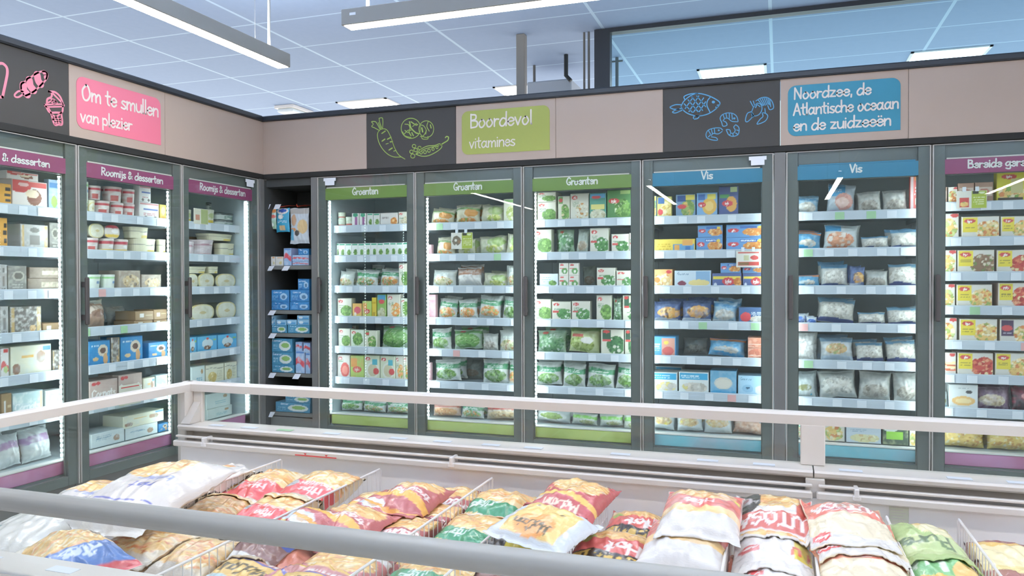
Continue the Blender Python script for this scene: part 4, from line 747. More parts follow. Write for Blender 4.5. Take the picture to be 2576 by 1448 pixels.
    # led strips just behind the side frames
    for side in 'lr':
        u = (0.0735 if side in led else 0.048) if side == 'l' else (w-(0.0735 if side in led else 0.048))
        st = MB().box(u-0.0042, u+0.0042, 0.042, 0.050, 0.36, 1.875).build('led_strip', m_led, f)
    # shelves with price rails and tags
    rs = random.Random(seed)
    for i, z in enumerate(zs):
        t = MB(); t.bbox(xl, xr, 0.100, 0.66, z-0.022, z-0.008, 0.002)
        for xx in (xl+0.008, xr-0.024): t.box(xx, xx+0.012, 0.11, 0.70, z-0.05, z-0.022)
        sh = t.build('shelf', m_shelf, f)
        pr = MB(); pr.extrude([(0, -0.044), (0.010, -0.044), (0.010, 0.006), (0.004, 0.009), (0, 0.006)], (xl, 0.089, z), (xr, 0.089, z), (0, 1)); pr.box(xl, xr, 0.0875, 0.089, z-0.020, z-0.016)
        pr.build('price_rail', m_prail, sh)
        x = xl+0.05+rs.random()*0.06
        while x < xr-0.10:
            r_ = rs.random(); m = m_tag if r_ < .90 else (m_tagg if r_ < .975 else m_tagr)
            tw = 0.05; tg = MB(); tg.bbox(x, x+tw, 0.0850, 0.0872, z-0.042, z+0.001, 0.0008); tg.build('price_tag', m, sh)
            x += rs.uniform(0.105, 0.19)
    MBq(f, org, rz, w, short, products, zs, xl, xr)
    return f
def MBq(f, org, rz, w, short, products, zs, xl, xr):
    PD = 0.118
    for si, row in enumerate(products):
        base = (zs[si]-0.0075) if si < len(zs) else DECK+0.0005
        shn = SHN[si] if si < len(zs) else 'bottom'
        items = []
        for it in row.split(';'):
            p = it.split()
            if not p: continue
            ty = p[0]; back = '-' in ty; up = 'u' in ty
            dd = PD+(0.21 if back else 0)
            mk = (lambda x, y: onY(x, y, org[1]+dd)) if rz == 0 else (lambda x, y: onX(x, y, org[0]-dd))
            ax = 0 if rz == 0 else 1
            xa, xb, yt = float(p[1]), float(p[2]), float(p[3])
            A, B, T = mk(xa, 700), mk(xb, 700), mk((xa+xb)/2, yt)
            items.append(dict(ty=ty[0], up=up, back=back, d=dd, u0=A[ax]-org[ax], u1=B[ax]-org[ax], zt=T[2], des=p[4]))
        for lay in (0, 1):
            L = sorted([i for i in items if i['up'] == bool(lay)], key=lambda i: i['u0'])
            fr = [i for i in L if not i['back']]
            for a, b in zip(fr, fr[1:]):
                if b['u0'] < a['u1'] and not lay: m = (b['u0']+a['u1'])/2; a['u1'] = b['u0'] = m
            last = {}
            for n, i in enumerate(L):
                i['u0'] = max(i['u0'], xl+0.004); i['u1'] = min(i['u1'], xr-0.002 if xr < 0.7 else w-0.007)
                ww = max(0.02, (i['u1']-i['u0'])*0.985); uc = (i['u0']+i['u1'])/2; zb = base
                if lay:
                    for o in items:
                        if not o['up'] and o['back'] == i['back'] and min(o['u1'], i['u1'])-max(o['u0'], i['u0']) > 0.25*ww: zb = max(zb, o['top'])
                h = max(0.03, i['zt']-zb); lim = (zs[si-1]-0.055 if 0 < si <= len(zs) and si-1 < len(zs) else 1.99)
                if si == len(zs): lim = zs[-1]-0.055
                h = min(h, max(0.03, lim-zb)); ty = i['ty']; dsc, des = DES[i['des']]; sd = abs(hash((short, si, lay, n))) % 9973 if False else (si*131+lay*37+n*17+len(short)*71+ord(short[0])*7)
                nm, cat = CATN[ty]; mirror = 0
                if ty == 'b': o = carton(nm, ww, h, min(0.24, max(0.035, ww*0.5 if h > ww else 0.16)), des, sd); i['top'] = zb+h+0.0004
                elif ty == 'p': o = pouch(nm, ww*0.99, h, min(0.10, max(0.035, ww*0.42)), des, sd, 0.10+0.10*rng.random()); i['top'] = zb+h*0.96
                elif ty == 't': o = tub(nm, ww, h, des, sd); i['top'] = zb+h+0.0004
                elif ty == 'q': o = tub(nm, ww, h, des, sd, 0.92, 4.0, '#414b4d' if i['des'] == 'traydark' else None); i['top'] = zb+h+0.0004
                else: o = lying_tub(nm, ww, h, min(0.2, ww), des, sd); i['top'] = zb+h
                a = rz; c, s = math.cos(a), math.sin(a)
                o.location = (org[0]+c*uc-s*i['d'], org[1]+s*uc+c*i['d'], zb); o.rotation_euler = (0, 0, rz)
                pos = ('stacked ' if lay else '')+('alone' if len(L) == 1 else ORD[n]+' from left')
                if lay and len(L) == 1: pos = 'stacked on top'
                tag(o, f"{dsc}, {pos}, {shn} shelf, {short}", cat, f"frozen goods in the {short}")
                if ty == 'p' and not i['back'] and not lay and rng.random() < 0.8:      # a second bag right behind, seen over the front one
                    o2 = o.copy(); col.objects.link(o2); sz = min(rng.uniform(1.04, 1.16), max(0.8, (lim-zb)/h)); ds = i['d']+max(v.co.y for v in o.data.vertices)+0.006; us = min(max(uc+rng.uniform(-0.03, 0.03), xl+ww*0.53+0.004), min(xr, w-0.007)-ww*0.53)
                    o2.scale = (1, 1, sz); o2.location = (org[0]+c*us-s*ds, org[1]+s*us+c*ds, zb)
                    pos2 = pos if pos != 'alone' else 'single'
                    tag(o2, f"{dsc}, row behind, {pos2}, {shn} shelf, {short}", cat, f"frozen goods in the {short}")
B1 = ["t 840 865 551 tubcream;tu 841 865 534 tubcream;t 867 884 545 tubcream;b 886 904 536 purpbox;b 905 922 536 purpbox;b 924 939 536 sprout;b 940 956 536 sprout;b 957 1001 535 orangewhite;b 1003 1029 532 igcream",
 "b 837 853 612 sprout;b 853 869 612 sprout;b 869 885 612 sprout;b 885 901 612 sprout;b 901 917 612 sprout;b 917 933 611 sprout;b 933 949 611 sprout;b 949 965 611 sprout;b 965 981 610 sprout;b 981 997 610 sprout;b 997 1013 610 sprout;b 1013 1029 609 sprout",
 "p 846 886 680 pwhite;p 886 944 678 pmix;p 948 1002 675 pcarrot;b 1003 1029 662 igpea;p- 925 960 656 pgreen",
 "b 848 884 750 igpea;b 886 909 763 yellowpink;b 911 934 757 igorange;b 935 946 748 yellowslim;b 948 971 740 bluegreen;b 973 1007 740 igcar;b 1008 1030 750 boxgreen",
 "b 850 880 826 igpea;b 881 915 829 boxgreen;b 916 947 831 iglid;p 948 1029 818 pbeans;b- 852 895 818 igpea",
 "b 842 879 892 igred;b 880 914 894 igorange;b 915 954 893 igplate;b 955 993 895 igplate;b 994 1013 893 igcar;b 1014 1030 893 igcar",
 "p 835 905 1003 pgreen;p 900 965 1006 pmix;p 958 1030 1008 pmix"]
B2 = ["p 1076 1140 520 pcream;p 1138 1205 512 pcream;p 1203 1265 512 pgreencream;b 1267 1302 500 tallcream",
 "b 1070 1086 615 pinkbox;p 1092 1142 596 pcream;p 1145 1192 600 pgreencream;p 1195 1272 590 pgreencream;p 1270 1303 585 pgreencream",
 "p 1080 1142 678 pwhite;p 1142 1208 670 pbrown;p 1206 1274 685 pgreencream;p 1274 1303 668 pwhite;p- 1148 1200 655 pgrey",
 "b 1072 1096 740 pinkbox;p 1096 1146 750 pcarrot;p 1146 1198 752 pcarrot;p 1198 1258 738 pcarrot;p 1260 1303 745 pgreen",
 "p 1076 1130 823 pgreen;p 1130 1208 828 pbeans;p 1208 1250 838 pgrey;p 1250 1303 830 pwhite",
 "b 1070 1082 912 pinkbox;p 1082 1152 903 pgreen;p- 1150 1208 905 pdark;p 1205 1276 902 pgreen;p 1276 1303 905 pcarrot",
 "p 1078 1152 1012 predstripe;p 1152 1212 1018 pmix;p 1212 1303 1020 pred"]
B3 = ["b 1338 1350 485 igcream;b 1352 1399 508 igpea;bu 1352 1399 483 igpea;b 1404 1434 493 iglid;b 1435 1481 486 igrice;b 1483 1525 485 igbluegreen;b 1527 1588 477 iggreen;b 1590 1605 485 igbluegreen",
 "b 1341 1388 563 igpea;p 1398 1444 575 pherb;p 1448 1482 570 pdark;b 1484 1531 570 igspin;b 1538 1582 588 igspin;b 1583 1605 585 igspin",
 "b 1357 1404 688 whiteblue;b 1406 1430 692 igsmall;b 1431 1456 692 igsmall;bu 1406 1430 661 igsmall;bu 1431 1456 661 igsmall;p- 1462 1500 668 pdark;b 1501 1548 673 igspin;b 1550 1604 680 igspin",
 "b 1343 1386 752 igpea;b 1388 1436 758 igspin;b 1438 1484 757 igspin;b 1500 1538 738 igpea;p 1540 1564 748 pherb;b 1566 1604 740 dkgreen",
 "p 1345 1420 832 pherb;p 1424 1508 825 pegg;b 1511 1569 825 dkgreen;b 1571 1604 826 dkgreen",
 "p 1340 1410 910 pgreen;p 1410 1470 915 pgreen;p 1470 1545 915 pgreen;p 1545 1604 912 pgreen",
 "p 1340 1432 1028 ppeaplate;p 1432 1500 1040 plime;p 1502 1566 1043 plime;p 1566 1604 1045 plime"]
B4 = ["b 1637 1652 492 fishgreen;b 1653 1690 494 fishyellow;b 1700 1750 488 fishgreen;b 1752 1805 484 fishplate;b 1808 1857 468 fishtall",
 "b 1645 1749 601 yellowflat;b 1751 1818 597 igb;bu 1755 1818 562 igb;b 1826 1929 597 igb;bu 1826 1929 558 igb",
 "b 1638 1692 677 orangefish;b 1696 1789 680 fillet;b 1791 1866 687 navyyellow;b 1868 1929 687 navyyellow;bu 1812 1864 661 igb;bu 1868 1929 668 igb",
 "p 1638 1712 758 pring;p 1712 1790 755 pring;p 1790 1856 757 pfish;b 1858 1929 773 navywhite",
 "b 1638 1700 846 bluemeat;p 1778 1878 852 pblue;b 1881 1929 875 salmon;bu 1881 1929 849 salmon;p- 1715 1780 850 pgrey",
 "b 1640 1704 936 whitelemon;b 1707 1783 936 whitelemon;b 1786 1853 932 bluetray;b 1856 1929 945 palebluebox;b- 1648 1716 921 whitelemon",
 "p 1638 1698 1040 pmeal;p 1698 1768 1045 pmeal;p 1768 1842 1045 pmeal;p 1842 1929 1050 psalmon"]
B5 = ["p 1996 2062 490 pfish;p 2078 2156 460 pshrimp;p 2156 2220 478 pgrey;p 2220 2286 475 pgrey;b 2288 2318 438 redbox",
 "p 1996 2068 580 pblue;p 2070 2164 562 pprawn;p 2166 2240 592 pmussel;p 2240 2316 575 pmussel",
 "p 1996 2064 690 pblue;p 2064 2136 663 pmussel;p 2136 2178 670 pring;p 2178 2236 680 pgrey;p 2236 2312 662 pnavy",
 "p 1996 2028 788 pcap;p 2028 2056 796 pcap;p 2056 2156 752 pnavy;p 2158 2232 785 pnavy;p 2232 2316 772 pnavy",
 "p 1996 2052 830 pscallop;p- 2040 2098 842 pscallop;p 2062 2150 850 pseafoodpic;p 2152 2228 862 pnavy;p 2228 2312 855 pnavy",
 "p 1996 2054 940 pherbs;p 2056 2160 930 pclear;p 2160 2248 935 pgrey;p 2248 2316 935 pgrey",
 "p 1996 2026 1055 pmix;b 2075 2126 1060 plate;b 2129 2218 1060 buttery;b 2221 2287 1062 darkgreen2;b 2289 2316 1080 plate"]
B6 = ["b 2365 2382 470 brownbox;b 2385 2408 470 plate;b 2410 2450 460 brownbox;b 2452 2498 458 brownbox;b 2506 2576 430 yellowtall;b 2578 2600 430 yellowtall",
 "b 2364 2412 535 plate;b 2418 2514 544 igyplate;b 2517 2600 543 igyplate",
 "b 2364 2406 629 plate;b 2408 2502 628 igymeat;b 2507 2600 628 igytom",
 "b 2364 2403 714 plate;b 2406 2497 715 igyplate;b 2511 2600 706 igytom",
 "b 2364 2408 799 plate;b 2414 2510 802 igyplate;b 2516 2600 803 purpleig",
 "b 2364 2406 886 lasagne;b 2409 2500 887 igytom;b 2504 2600 888 igyplate",
 "p 2362 2388 985 pherbs;b 2388 2462 965 hotdog;p 2462 2548 975 ppurple;p 2548 2600 970 pblack",
 "p 2368 2488 1078 pyellow;p 2488 2605 1088 pyellow"]
A1 = ["b 33 122 455 redwhite;bu 20 100 433 redwhite;b 0 31 462 orangetin;b 125 152 452 bluepack",
 "b 0 20 548 orangetin;b 53 123 565 silver;b 126 152 560 darksilver",
 "b 0 18 665 silver;b 20 68 668 darksilver;b 70 152 700 brownstack;bu 74 150 672 brownstack",
 "b 0 20 770 silver;b 24 104 770 coffee;b 106 152 812 brownflat",
 "b 0 20 876 redswirl;b 24 128 868 creambox;b 130 152 880 coffee",
 "b 28 106 985 tealbox;b 0 26 990 brownflat;b 110 152 980 clearjar",
 "p 0 60 1092 pwhitepur;p 60 140 1075 pwhitepur"]
A2 = ["t 213 226 505 greentub;t 227 246 503 creamtub;t 250 290 505 redtub;t 292 321 510 redtub;t 322 348 513 redtub;b 352 402 510 whitebluebox;b 404 422 515 yellowcard;tu 213 230 457 greentub;tu 234 265 467 redtub;tu 281 320 470 redtub;tu 322 349 476 redtub;bu 352 382 467 whitebluebox",
 "t 222 259 598 redtub;t 263 298 600 yellowtub;t 299 333 602 yellowtub;q 340 400 600 creamtray;q 402 422 602 creamtray;lu 228 265 562 creamtub;lu 267 304 566 yellowtub;qu 332 380 570 creamtray",
 "t 219 267 690 greentub;t 268 298 690 greentub;b 300 354 680 cookies;b 356 406 690 cookies",
 "p 216 276 752 pbrownice;b 336 384 812 brownflat;b 386 424 812 brownflat;bu 340 386 782 brownflat;bu 386 420 778 brownflat;p- 280 330 770 pgrey",
 "b 221 276 857 cone;b 278 300 848 coffee;b 302 358 846 cone;b 372 422 860 cone",
 "b 222 294 955 cornetto;b 296 356 940 cornetto;b 358 388 950 creambox;b 390 422 942 tealbox",
 "b 225 310 1085 lollywhite;b 312 394 1070 lollywhite;b 396 424 1064 cone;bu 306 410 1038 creambox"]
A3 = ["q 472 484 527 yellowbowl;t 523 548 527 yellowbowl;q 549 597 553 traydark;qu 549 597 536 traydark;qu- 525 575 512 traydark;q- 522 576 536 traydark",
 "t 472 496 607 pinkbowl;t 498 556 603 pinkbowl;q 558 598 612 creamtray;qu 530 594 588 creamtray;q- 475 527 596 brownflat",
 "l 472 500 688 creamtub;l 501 541 687 creamtub;l 545 597 688 creamtub;qu 472 526 670 creamtray;qu 528 552 670 creamtray",
 "l 479 540 765 creamtub;l 546 604 758 creamtub",
 "b 472 494 848 bluecart;b 496 545 845 bluecart;b 547 598 840 bluecart",
 "b 480 514 921 whitecart;b 516 562 916 creamcart;b 564 614 909 creamcart",
 "b 518 582 1024 whitecart;bu 516 578 987 whitecart"]
HT = lambda s, p0, p1, h: (s, p0, p1, h)
def advr(full, part): return text_strokes(full)[1]/text_strokes(part)[1]
kB6 = advr('Bereide gerechten', 'Bereide'); kA1 = advr('Roomijs & desserten', '& desserten')
freezer('left Groenten freezer', 'glass door freezer with green Groenten header beside the dark corner rack', (-3.141, BY), 0, DW, ZS, m_hgreen, m_bgreen, HT('Groenten', (884.5, 490), (950, 486.5), 17), B1, 'l', 'l', None, (0.055, 1.99), 1)
freezer('middle Groenten freezer', 'glass door freezer with green Groenten header, middle one of the three', (-2.364, BY), 0, DW, ZS, m_hgreen, m_bgreen, HT('Groenten', (1139.3, 479), (1211.5, 474), 18), B2, 'l', '', None, None, 2)
freezer('right Groenten freezer', 'glass door freezer with green Groenten header next to blue Vis freezer', (-1.585, BY), 0, DW, ZS, m_hgreen, m_bgreen, HT('Groenten', (1423.3, 465), (1503, 461), 18), B3, 'l', '', None, None, 3)
freezer('left Vis freezer', 'glass door freezer with blue Vis header left of the wide grey post', (-0.806, BY), 0, DW, ZS, m_hblue, m_bblue, HT('Vis', (1763.6, 450.5), (1793, 448), 19), B4, '', 'r', None, (0.635, 1.985), 4)
freezer('right Vis freezer', 'glass door freezer with blue Vis header right of the wide grey post', (0.036, BY), 0, 0.760, ZS, m_hblue, m_bblue, HT('Vis', (2137.5, 433.6), (2169, 431.2), 20), B5, '', 'l', None, None, 5)
freezer('Bereide freezer', 'glass door freezer with purple Bereide header at far right of back run', (0.798, BY), 0, DW, [1.732, 1.536, 1.342, 1.153, 0.959, 0.771, 0.583], m_hpurple, m_bpurple, HT('Bereide gerechten', (2434.5, 422), (2434.5+88.5*kB6, 422-4*kB6), 20), B6, '', 'r', None, None, 6)
freezer('near dessert freezer', 'glass door freezer with purple desserten header, nearest to camera on left', (AX, 2.426), math.pi/2, DW, ZS, m_hpurple, m_bpurple, HT('Roomijs & desserten', (127.6-126*kA1, 420.3-18*kA1), (127.6, 420.3), 20), A1, 'r', 'l', None, None, 7)
freezer('middle dessert freezer', 'glass door freezer with purple Roomijs header, middle of the left run', (AX, 3.205), math.pi/2, DW, ZS, m_hpurple, m_bpurple, HT('Roomijs & desserten', (256.7, 440), (412, 461.8), 19), A2, 'r', '', None, None, 8)
freezer('far dessert freezer', 'glass door freezer with purple Roomijs header beside the inner corner', (AX, 3.984), math.pi/2, 0.765, ZS, m_hpurple, m_bpurple, HT('Roomijs & desserten', (504.5, 476.6), (619, 493.2), 17), A3, 'r', 'r', None, (0.62, 1.985), 9)
# posts between cabinets
tag(MB().bbox(-0.0285, 0.0345, BY-0.004, BY+0.028, 0.0, 2.053, 0.002).build('filler_post', m_post), 'wide grey post between the two blue Vis freezers', 'post')
tag(MB().bbox(-3.192, -3.143, BY-0.004, BY+0.03, 0.0, 2.053, 0.002).build('filler_post', m_post), 'narrow grey post between dark corner rack and left Groenten freezer', 'post')
tag(MB().bbox(AX-0.03, AX+0.012, 4.751, BY-0.008, 0.0, 2.0548, 0.002).build('corner_post', m_post), 'grey post in the inner corner beside far dessert freezer', 'post')
# promotion cards hung on the rails
def card(x0, x1, y0, y1, Y, m2, lab, ops, base='#ddd9cf'):
    A, B = onY(x0, y1, Y), onY(x1, y0, Y); w, h = B[0]-A[0], B[2]-A[2]
    nu, nv = 36, 36; U, V = [q.ravel() for q in np.meshgrid(np.linspace(0, 1, nu), np.linspace(0, 1, nv))]
    P = np.stack((U*w, 0*U, V*h), 1); P2 = P+np.array([0, 0.0015, 0]); n = nu*nv
    ring = list(range(nu)) + [j*nu+nu-1 for j in range(1, nv)] + [(nv-1)*nu+i for i in range(nu-2, -1, -1)] + [j*nu for j in range(nv-2, 0, -1)]
    F = grid_faces(nu, nv)+grid_faces(nu, nv, n, True)+[(ring[(k+1) % len(ring)], ring[k], n+ring[k], n+ring[(k+1) % len(ring)]) for k in range(len(ring))]
    C = paint(U, V, base, ops, w/h, 3); o = npmesh('promotion_card', np.vstack((P, P2)), F, m_carton, None, np.vstack((C, C)))
    o.location = (A[0], Y, A[2]); tag(o, lab, 'card', 'promotion cards hung on freezer shelves')
    c = MB(); c.bbox(w*0.2, w*0.32, -0.002, 0.006, h-0.004, h+0.022, 0.001); c.bbox(w*0.62, w*0.74, -0.002, 0.006, h-0.004, h+0.022, 0.001); c.build('hanging_clip', m_tag, o)
PC = [('r', .5, 0, 1, .98, '#a9b544'), ('l', .56, .2, .94, .7, '#d9dcae', 4), ('r', .52, .82, .72, .98, '#3f4036'), ('e', .84, .88, .1, .06, '#d9dfb8')]
card(1135, 1189, 584, 626, BY+0.080, 0, 'cream and olive promotion card hanging in the middle Groenten freezer', [('k', .25, .5, .2, .3, ['#7d705f', '#a5805f', '#ddd6c8'], 8, .1)]+PC)
card(2406, 2483, 478, 525, BY+0.080, 0, 'cream and olive promotion card with red picture in the Bereide freezer', [('r', .1, .06, .42, .62, '#c4504a'), ('k', .26, .24, .14, .14, PAS, 10, .06)]+PC)
card(1852, 1916, 630, 672, BY+0.080, 0, 'white price card with red lines in the left Vis freezer', [('r', .08, .84, .9, .94, '#cf6a62'), ('r', .08, .1, .9, .34, '#c9564f'), ('e', .72, .58, .16, .14, '#cf5a56'), ('r', .3, .42, .5, .72, '#c9c6a0'), ('r', .1, .14, .5, .3, '#8a6a4a')])
o = None
A_ = onX(487, 562, AX-0.085); B_ = onX(523, 527, AX-0.085)
cd = MB().bbox(0, B_[1]-A_[1], -0.002, 0.0, 0, B_[2]-A_[2], 0.0006); k = B_[1]-A_[1]; hh = B_[2]-A_[2]
cd = cd.build('promotion_card', mat('card_cream', '#dcd8c8', 0.6)); cd.location = (A_[0], A_[1], A_[2]); cd.rotation_euler = (0, 0, math.pi/2)
MB().box(k*0.5, k*0.97, -0.0028, -0.002, hh*.04, hh*.96).build('olive_print', mat('olive_print', '#a9b27a', 0.6), cd); MB().bbox(k*.12, k*.4, -0.0028, -0.002, hh*.25, hh*.6, 0.0002).build('picture_print', mat('pic_print', '#c98f78', 0.6), cd)
tag(cd, 'cream and green promotion card on top shelf of far dessert freezer', 'card', 'promotion cards hung on freezer shelves')

A_ = onX(300, 1022, AX-0.080); B_ = onX(353, 962, AX-0.080); k = B_[1]-A_[1]; hh = B_[2]-A_[2]
cd = MB().bbox(0, k, -0.002, 0.0, 0, hh, 0.0006).build('promotion_card', mat('card_cream', '#dcd8c8', 0.6)); cd.location = (A_[0], A_[1], A_[2]); cd.rotation_euler = (0, 0, math.pi/2)
MB().box(k*.08, k*.92, -0.0026, -0.002, hh*.86, hh*.91).build('red_rule', m_red, cd); MB().box(k*.08, k*.92, -0.0026, -0.002, hh*.08, hh*.13).build('red_rule', m_red, cd); MB().box(k*.5, k*.92, -0.0026, -0.002, hh*.2, hh*.48).build('red_price_field', m_red, cd); MB().box(k*.2, k*.46, -0.0026, -0.002, hh*.2, hh*.46).build('grey_price_field', m_post, cd)
tag(cd, 'white price card with red rules on sixth shelf of middle dessert freezer', 'card', 'promotion cards hung on freezer shelves')

# ---------------------------------------------------------------- dark open rack in the corner
RX0, RX1, RY0, RY1 = AX+0.014, -3.194, BY+0.045, BY+0.40
rk = empty('corner_rack', (0, 0, 0), 0, 'dark open rack in the corner between the two freezer runs', 'rack')
MB().box(RX0, RX1, RY1, RY1+0.02, 0.0, 2.05).build('back_panel', m_rackb, rk)
MB().box(RX0-0.012, RX0, BY-0.007, RY1+0.02, 0.0, 2.05).build('side_panel', m_rackb, rk)
MB().box(RX1, RX1+0.0015, RY0-0.03, RY1+0.02, 0.0, 2.05).build('side_panel', m_rackb, rk)
MB().box(RX0, RX1, RY0-0.03, RY1, 2.0, 2.0548).build('top_panel', m_rackb, rk)
MB().bbox(RX0, RX1, RY0, RY1, 0.0, 0.3, 0.003).build('base_plinth', m_rack, rk)
RZ = [onY(722, y, RY0)[2] for y in (668, 780, 838, 938, 1037)]
for i, z in enumerate(RZ):
    s = MB().bbox(RX0, RX1, RY0, RY1, z-0.028, z, 0.002).build('shelf', m_rack, rk)
    for px in {0: (672, 712), 1: (676,), 2: (677,), 3: (675, 737), 4: (671,)}[i]:
        q = onY(px, 700, RY0-0.02); c = MB(); c.add([(q[0], RY0-0.003, z-0.002), (q[0]+0.052, RY0-0.003, z-0.002), (q[0]+0.044, RY0-0.028, z-0.036), (q[0]-0.008, RY0-0.028, z-0.036), (q[0], RY0-0.0015, z-0.003), (q[0]+0.052, RY0-0.0015, z-0.003), (q[0]+0.044, RY0-0.0265, z-0.037), (q[0]-0.008, RY0-0.0265, z-0.037)], [(0, 1, 2, 3), (7, 6, 5, 4), (0, 4, 5, 1), (1, 5, 6, 2), (2, 6, 7, 3), (3, 7, 4, 0)]); c.build('price_card', m_tag, s)
def rackgoods():
    rows = ["b 670 692 645 cbwhite;b 693 712 645 cbwhite;b 714 733 624 cbred;b 735 777 657 cbred;bu 735 777 641 cbred;bu 750 777 625 cbblue",
            "b 669 726 759 cbblue;b 728 778 759 cbblue;bu 669 726 729 cbblue;bu 729 778 729 cbblue;bv 749 778 701 cbblue",
            "b 669 720 817 cbgreen;b 722 778 817 cbgreen;bu 668 692 804 cbsmall;bu 694 718 804 cbsmall;bu 720 744 804 cbsmall;bu 747 777 804 cbsmall;bv 668 690 793 cbsmall;bv 746 777 793 cbsmall",
            "b 669 738 917 cbgreen;b 742 765 882 cbred;b 767 779 887 cbred;bu 669 735 885 cbgreen;bv 669 733 851 cbgreen;bv 742 758 860 cbred;bv 762 779 862 cbred",
            "b 690 778 1012 cbgreen;bu 715 779 994 cbgreen"]
    for si, row in enumerate(rows):
        done = []
        for lay, key in enumerate(('', 'u', 'v')):
            L = [p.split() for p in row.split(';') if p.split()[0][1:] == key]
            for n, p in enumerate(L):
                Y = RY0+0.012; A, B = onY(float(p[1]), 700, Y), onY(float(p[2]), 700, Y); T = onY((float(p[1])+float(p[2]))/2, float(p[3]), Y)
                x0 = max(A[0], RX0+0.003); x1 = min(B[0], RX1-0.003); w = (x1-x0)*0.985; zb = RZ[si]+0.0005
                for d0, d1, t in done:
                    if min(d1, x1)-max(d0, x0) > 0.2*w: zb = max(zb, t)
                h = max(0.03, T[2]-zb); dsc, des = DES[p[4]]
                o = carton('kitchen_goods_carton', w, h, 0.16, des, si*31+lay*7+n); o.location = ((x0+x1)/2, Y, zb); done.append((x0, x1, zb+h+0.0004))
                pos = ('lower row', 'stacked row', 'topmost row')[lay]
                tag(o, f"{dsc}, {ORD[n]} from left, {pos}, {SHN[si]} shelf, corner rack", 'carton', 'cartons on the corner rack')
rackgoods()
def hanging(x0, x1, y0, y1, des, lab, sd, yb):
    Y = RY0+0.05; A, B = onY(x0, y1, Y), onY(x1, y0, Y); dsc, d = DES[des]; w, h = B[0]-A[0], B[2]-A[2]
    V, F, C = pillow(w, h, 0.022, d, sd, 0.005, 0.6); Q = np.stack((V[:, 0], -V[:, 2], V[:, 1]), 1)
    o = npmesh('hanging_pack', Q, F, m_film, None, C, True); o.location = ((A[0]+B[0])/2, Y, (A[2]+B[2])/2); tag(o, lab, 'pack', 'packs hanging in the corner rack')
    hk = MB(); zt = B[2]+0.010; hk.tube([((A[0]+B[0])/2, RY1+0.002, zt+0.03), ((A[0]+B[0])/2, Y+0.06, zt+0.012), ((A[0]+B[0])/2, Y-0.035, zt-0.006), ((A[0]+B[0])/2, Y-0.045, zt+0.012)], 0.0028, 6); hk.build('peg_hook', m_hook, rk)
hanging(672, 697, 525, 577, 'bag_teal', 'small green leaf pouch hanging leftmost in corner rack', 5, 0); hanging(697, 730, 522, 585, 'bag_blue', 'turquoise card pack hanging in the middle of corner rack', 6, 0); hanging(732, 779, 521, 615, 'bag_white', 'large white and blue pack hanging rightmost in corner rack', 7, 0)
hk = MB()
for px, py in ((668, 583), (682, 590)):
    A = onY(px, py, RY0+0.12); hk.tube([(A[0], RY1+0.002, A[2]+0.01), (A[0], RY0+0.12, A[2]), (A[0]+0.05, RY0+0.04, A[2]-0.025), (A[0]+0.055, RY0+0.035, A[2]-0.05)], 0.0028, 6)
hk.build('peg_hook', m_hook, rk)
for px in (664, 690):
    A = onY(px, 526, RY0+0.0); hold = MB(); hold.add([(A[0]+0.006, RY0+0.006, A[2]+0.036), (A[0]+0.056, RY0+0.006, A[2]+0.036), (A[0]+0.050, RY0-0.01, A[2]), (A[0], RY0-0.01, A[2]), (A[0]+0.006, RY0+0.0075, A[2]+0.036), (A[0]+0.056, RY0+0.0075, A[2]+0.036), (A[0]+0.050, RY0-0.0085, A[2]), (A[0], RY0-0.0085, A[2])], [(0, 1, 2, 3), (7, 6, 5, 4), (0, 4, 5, 1), (1, 5, 6, 2), (2, 6, 7, 3), (3, 7, 4, 0)])
    hold.build('price_card', m_tag, rk)

# ---------------------------------------------------------------- the open island freezer
IY0, IY1, IX0, IX1, RAILZ, FLOORZ = 1.055, 2.482, -2.212, 2.60, 0.921, 0.50
isl = empty('island_freezer', (0, 0, 0), 0, 'long white open island chest freezer with glass sides full of fries', 'freezer')
MB().bbox(IX0, IX1, IY0+0.02, IY1-0.012, 0.10, FLOORZ, 0.01).build('chest_body', m_white, isl)
MB().bbox(IX0+0.03, IX1-0.03, IY0+0.06, IY1-0.05, 0, 0.10, 0.005).build('plinth', m_post, isl)
prof = lambda s: [(0.0*s, -0.036), (0.044*s, -0.036), (0.046*s, -0.018), (0.047*s, -0.008), (0.040*s, -0.001), (0.030*s, 0.0), (0.012*s, 0.0), (0.003*s, -0.003), (0.0, -0.010)]
MB().extrude(prof(-1), (IX0, IY1, RAILZ), (IX1, IY1, RAILZ), (0, 1)).build('top_rail', m_rail, isl)
MB().extrude(prof(1), (IX0, IY0, RAILZ), (IX0, IY1, RAILZ), (1, 0)).build('top_rail', m_rail, isl)
fr = [(0.0225+0.0235*math.cos(a), -0.020+0.0205*math.sin(a)) for a in [2*math.pi*k/18 for k in range(18)]]
MB().extrude(fr, (IX0, IY0, RAILZ), (IX1, IY0, RAILZ), (0, 1)).build('top_rail', m_railf, isl, True)
g = MB(); g.box(IX0+0.02, IX1, IY0+0.028, IY0+0.033, RAILZ-0.036, RAILZ-0.034); 
MB().box(IX0+0.02, IX1, IY0+0.016, IY0+0.022, 0.755, RAILZ-0.03).build('glass_front', m_iglass, isl)
MB().box(IX0+0.02, IX1, IY1-0.026, IY1-0.020, 0.755, RAILZ-0.03).build('glass_back', m_iglass, isl)
MB().box(IX0+0.018, IX0+0.024, IY0+0.03, IY1-0.05, 0.59, RAILZ-0.03).build('glass_left', m_iglass, isl)
lip = [(0.0, -0.020), (0.090, -0.020), (0.096, -0.014), (0.099, -0.004), (0.093, 0.002), (0.06, 0.0035), (0.0, 0.004)]
XJ = 0.094
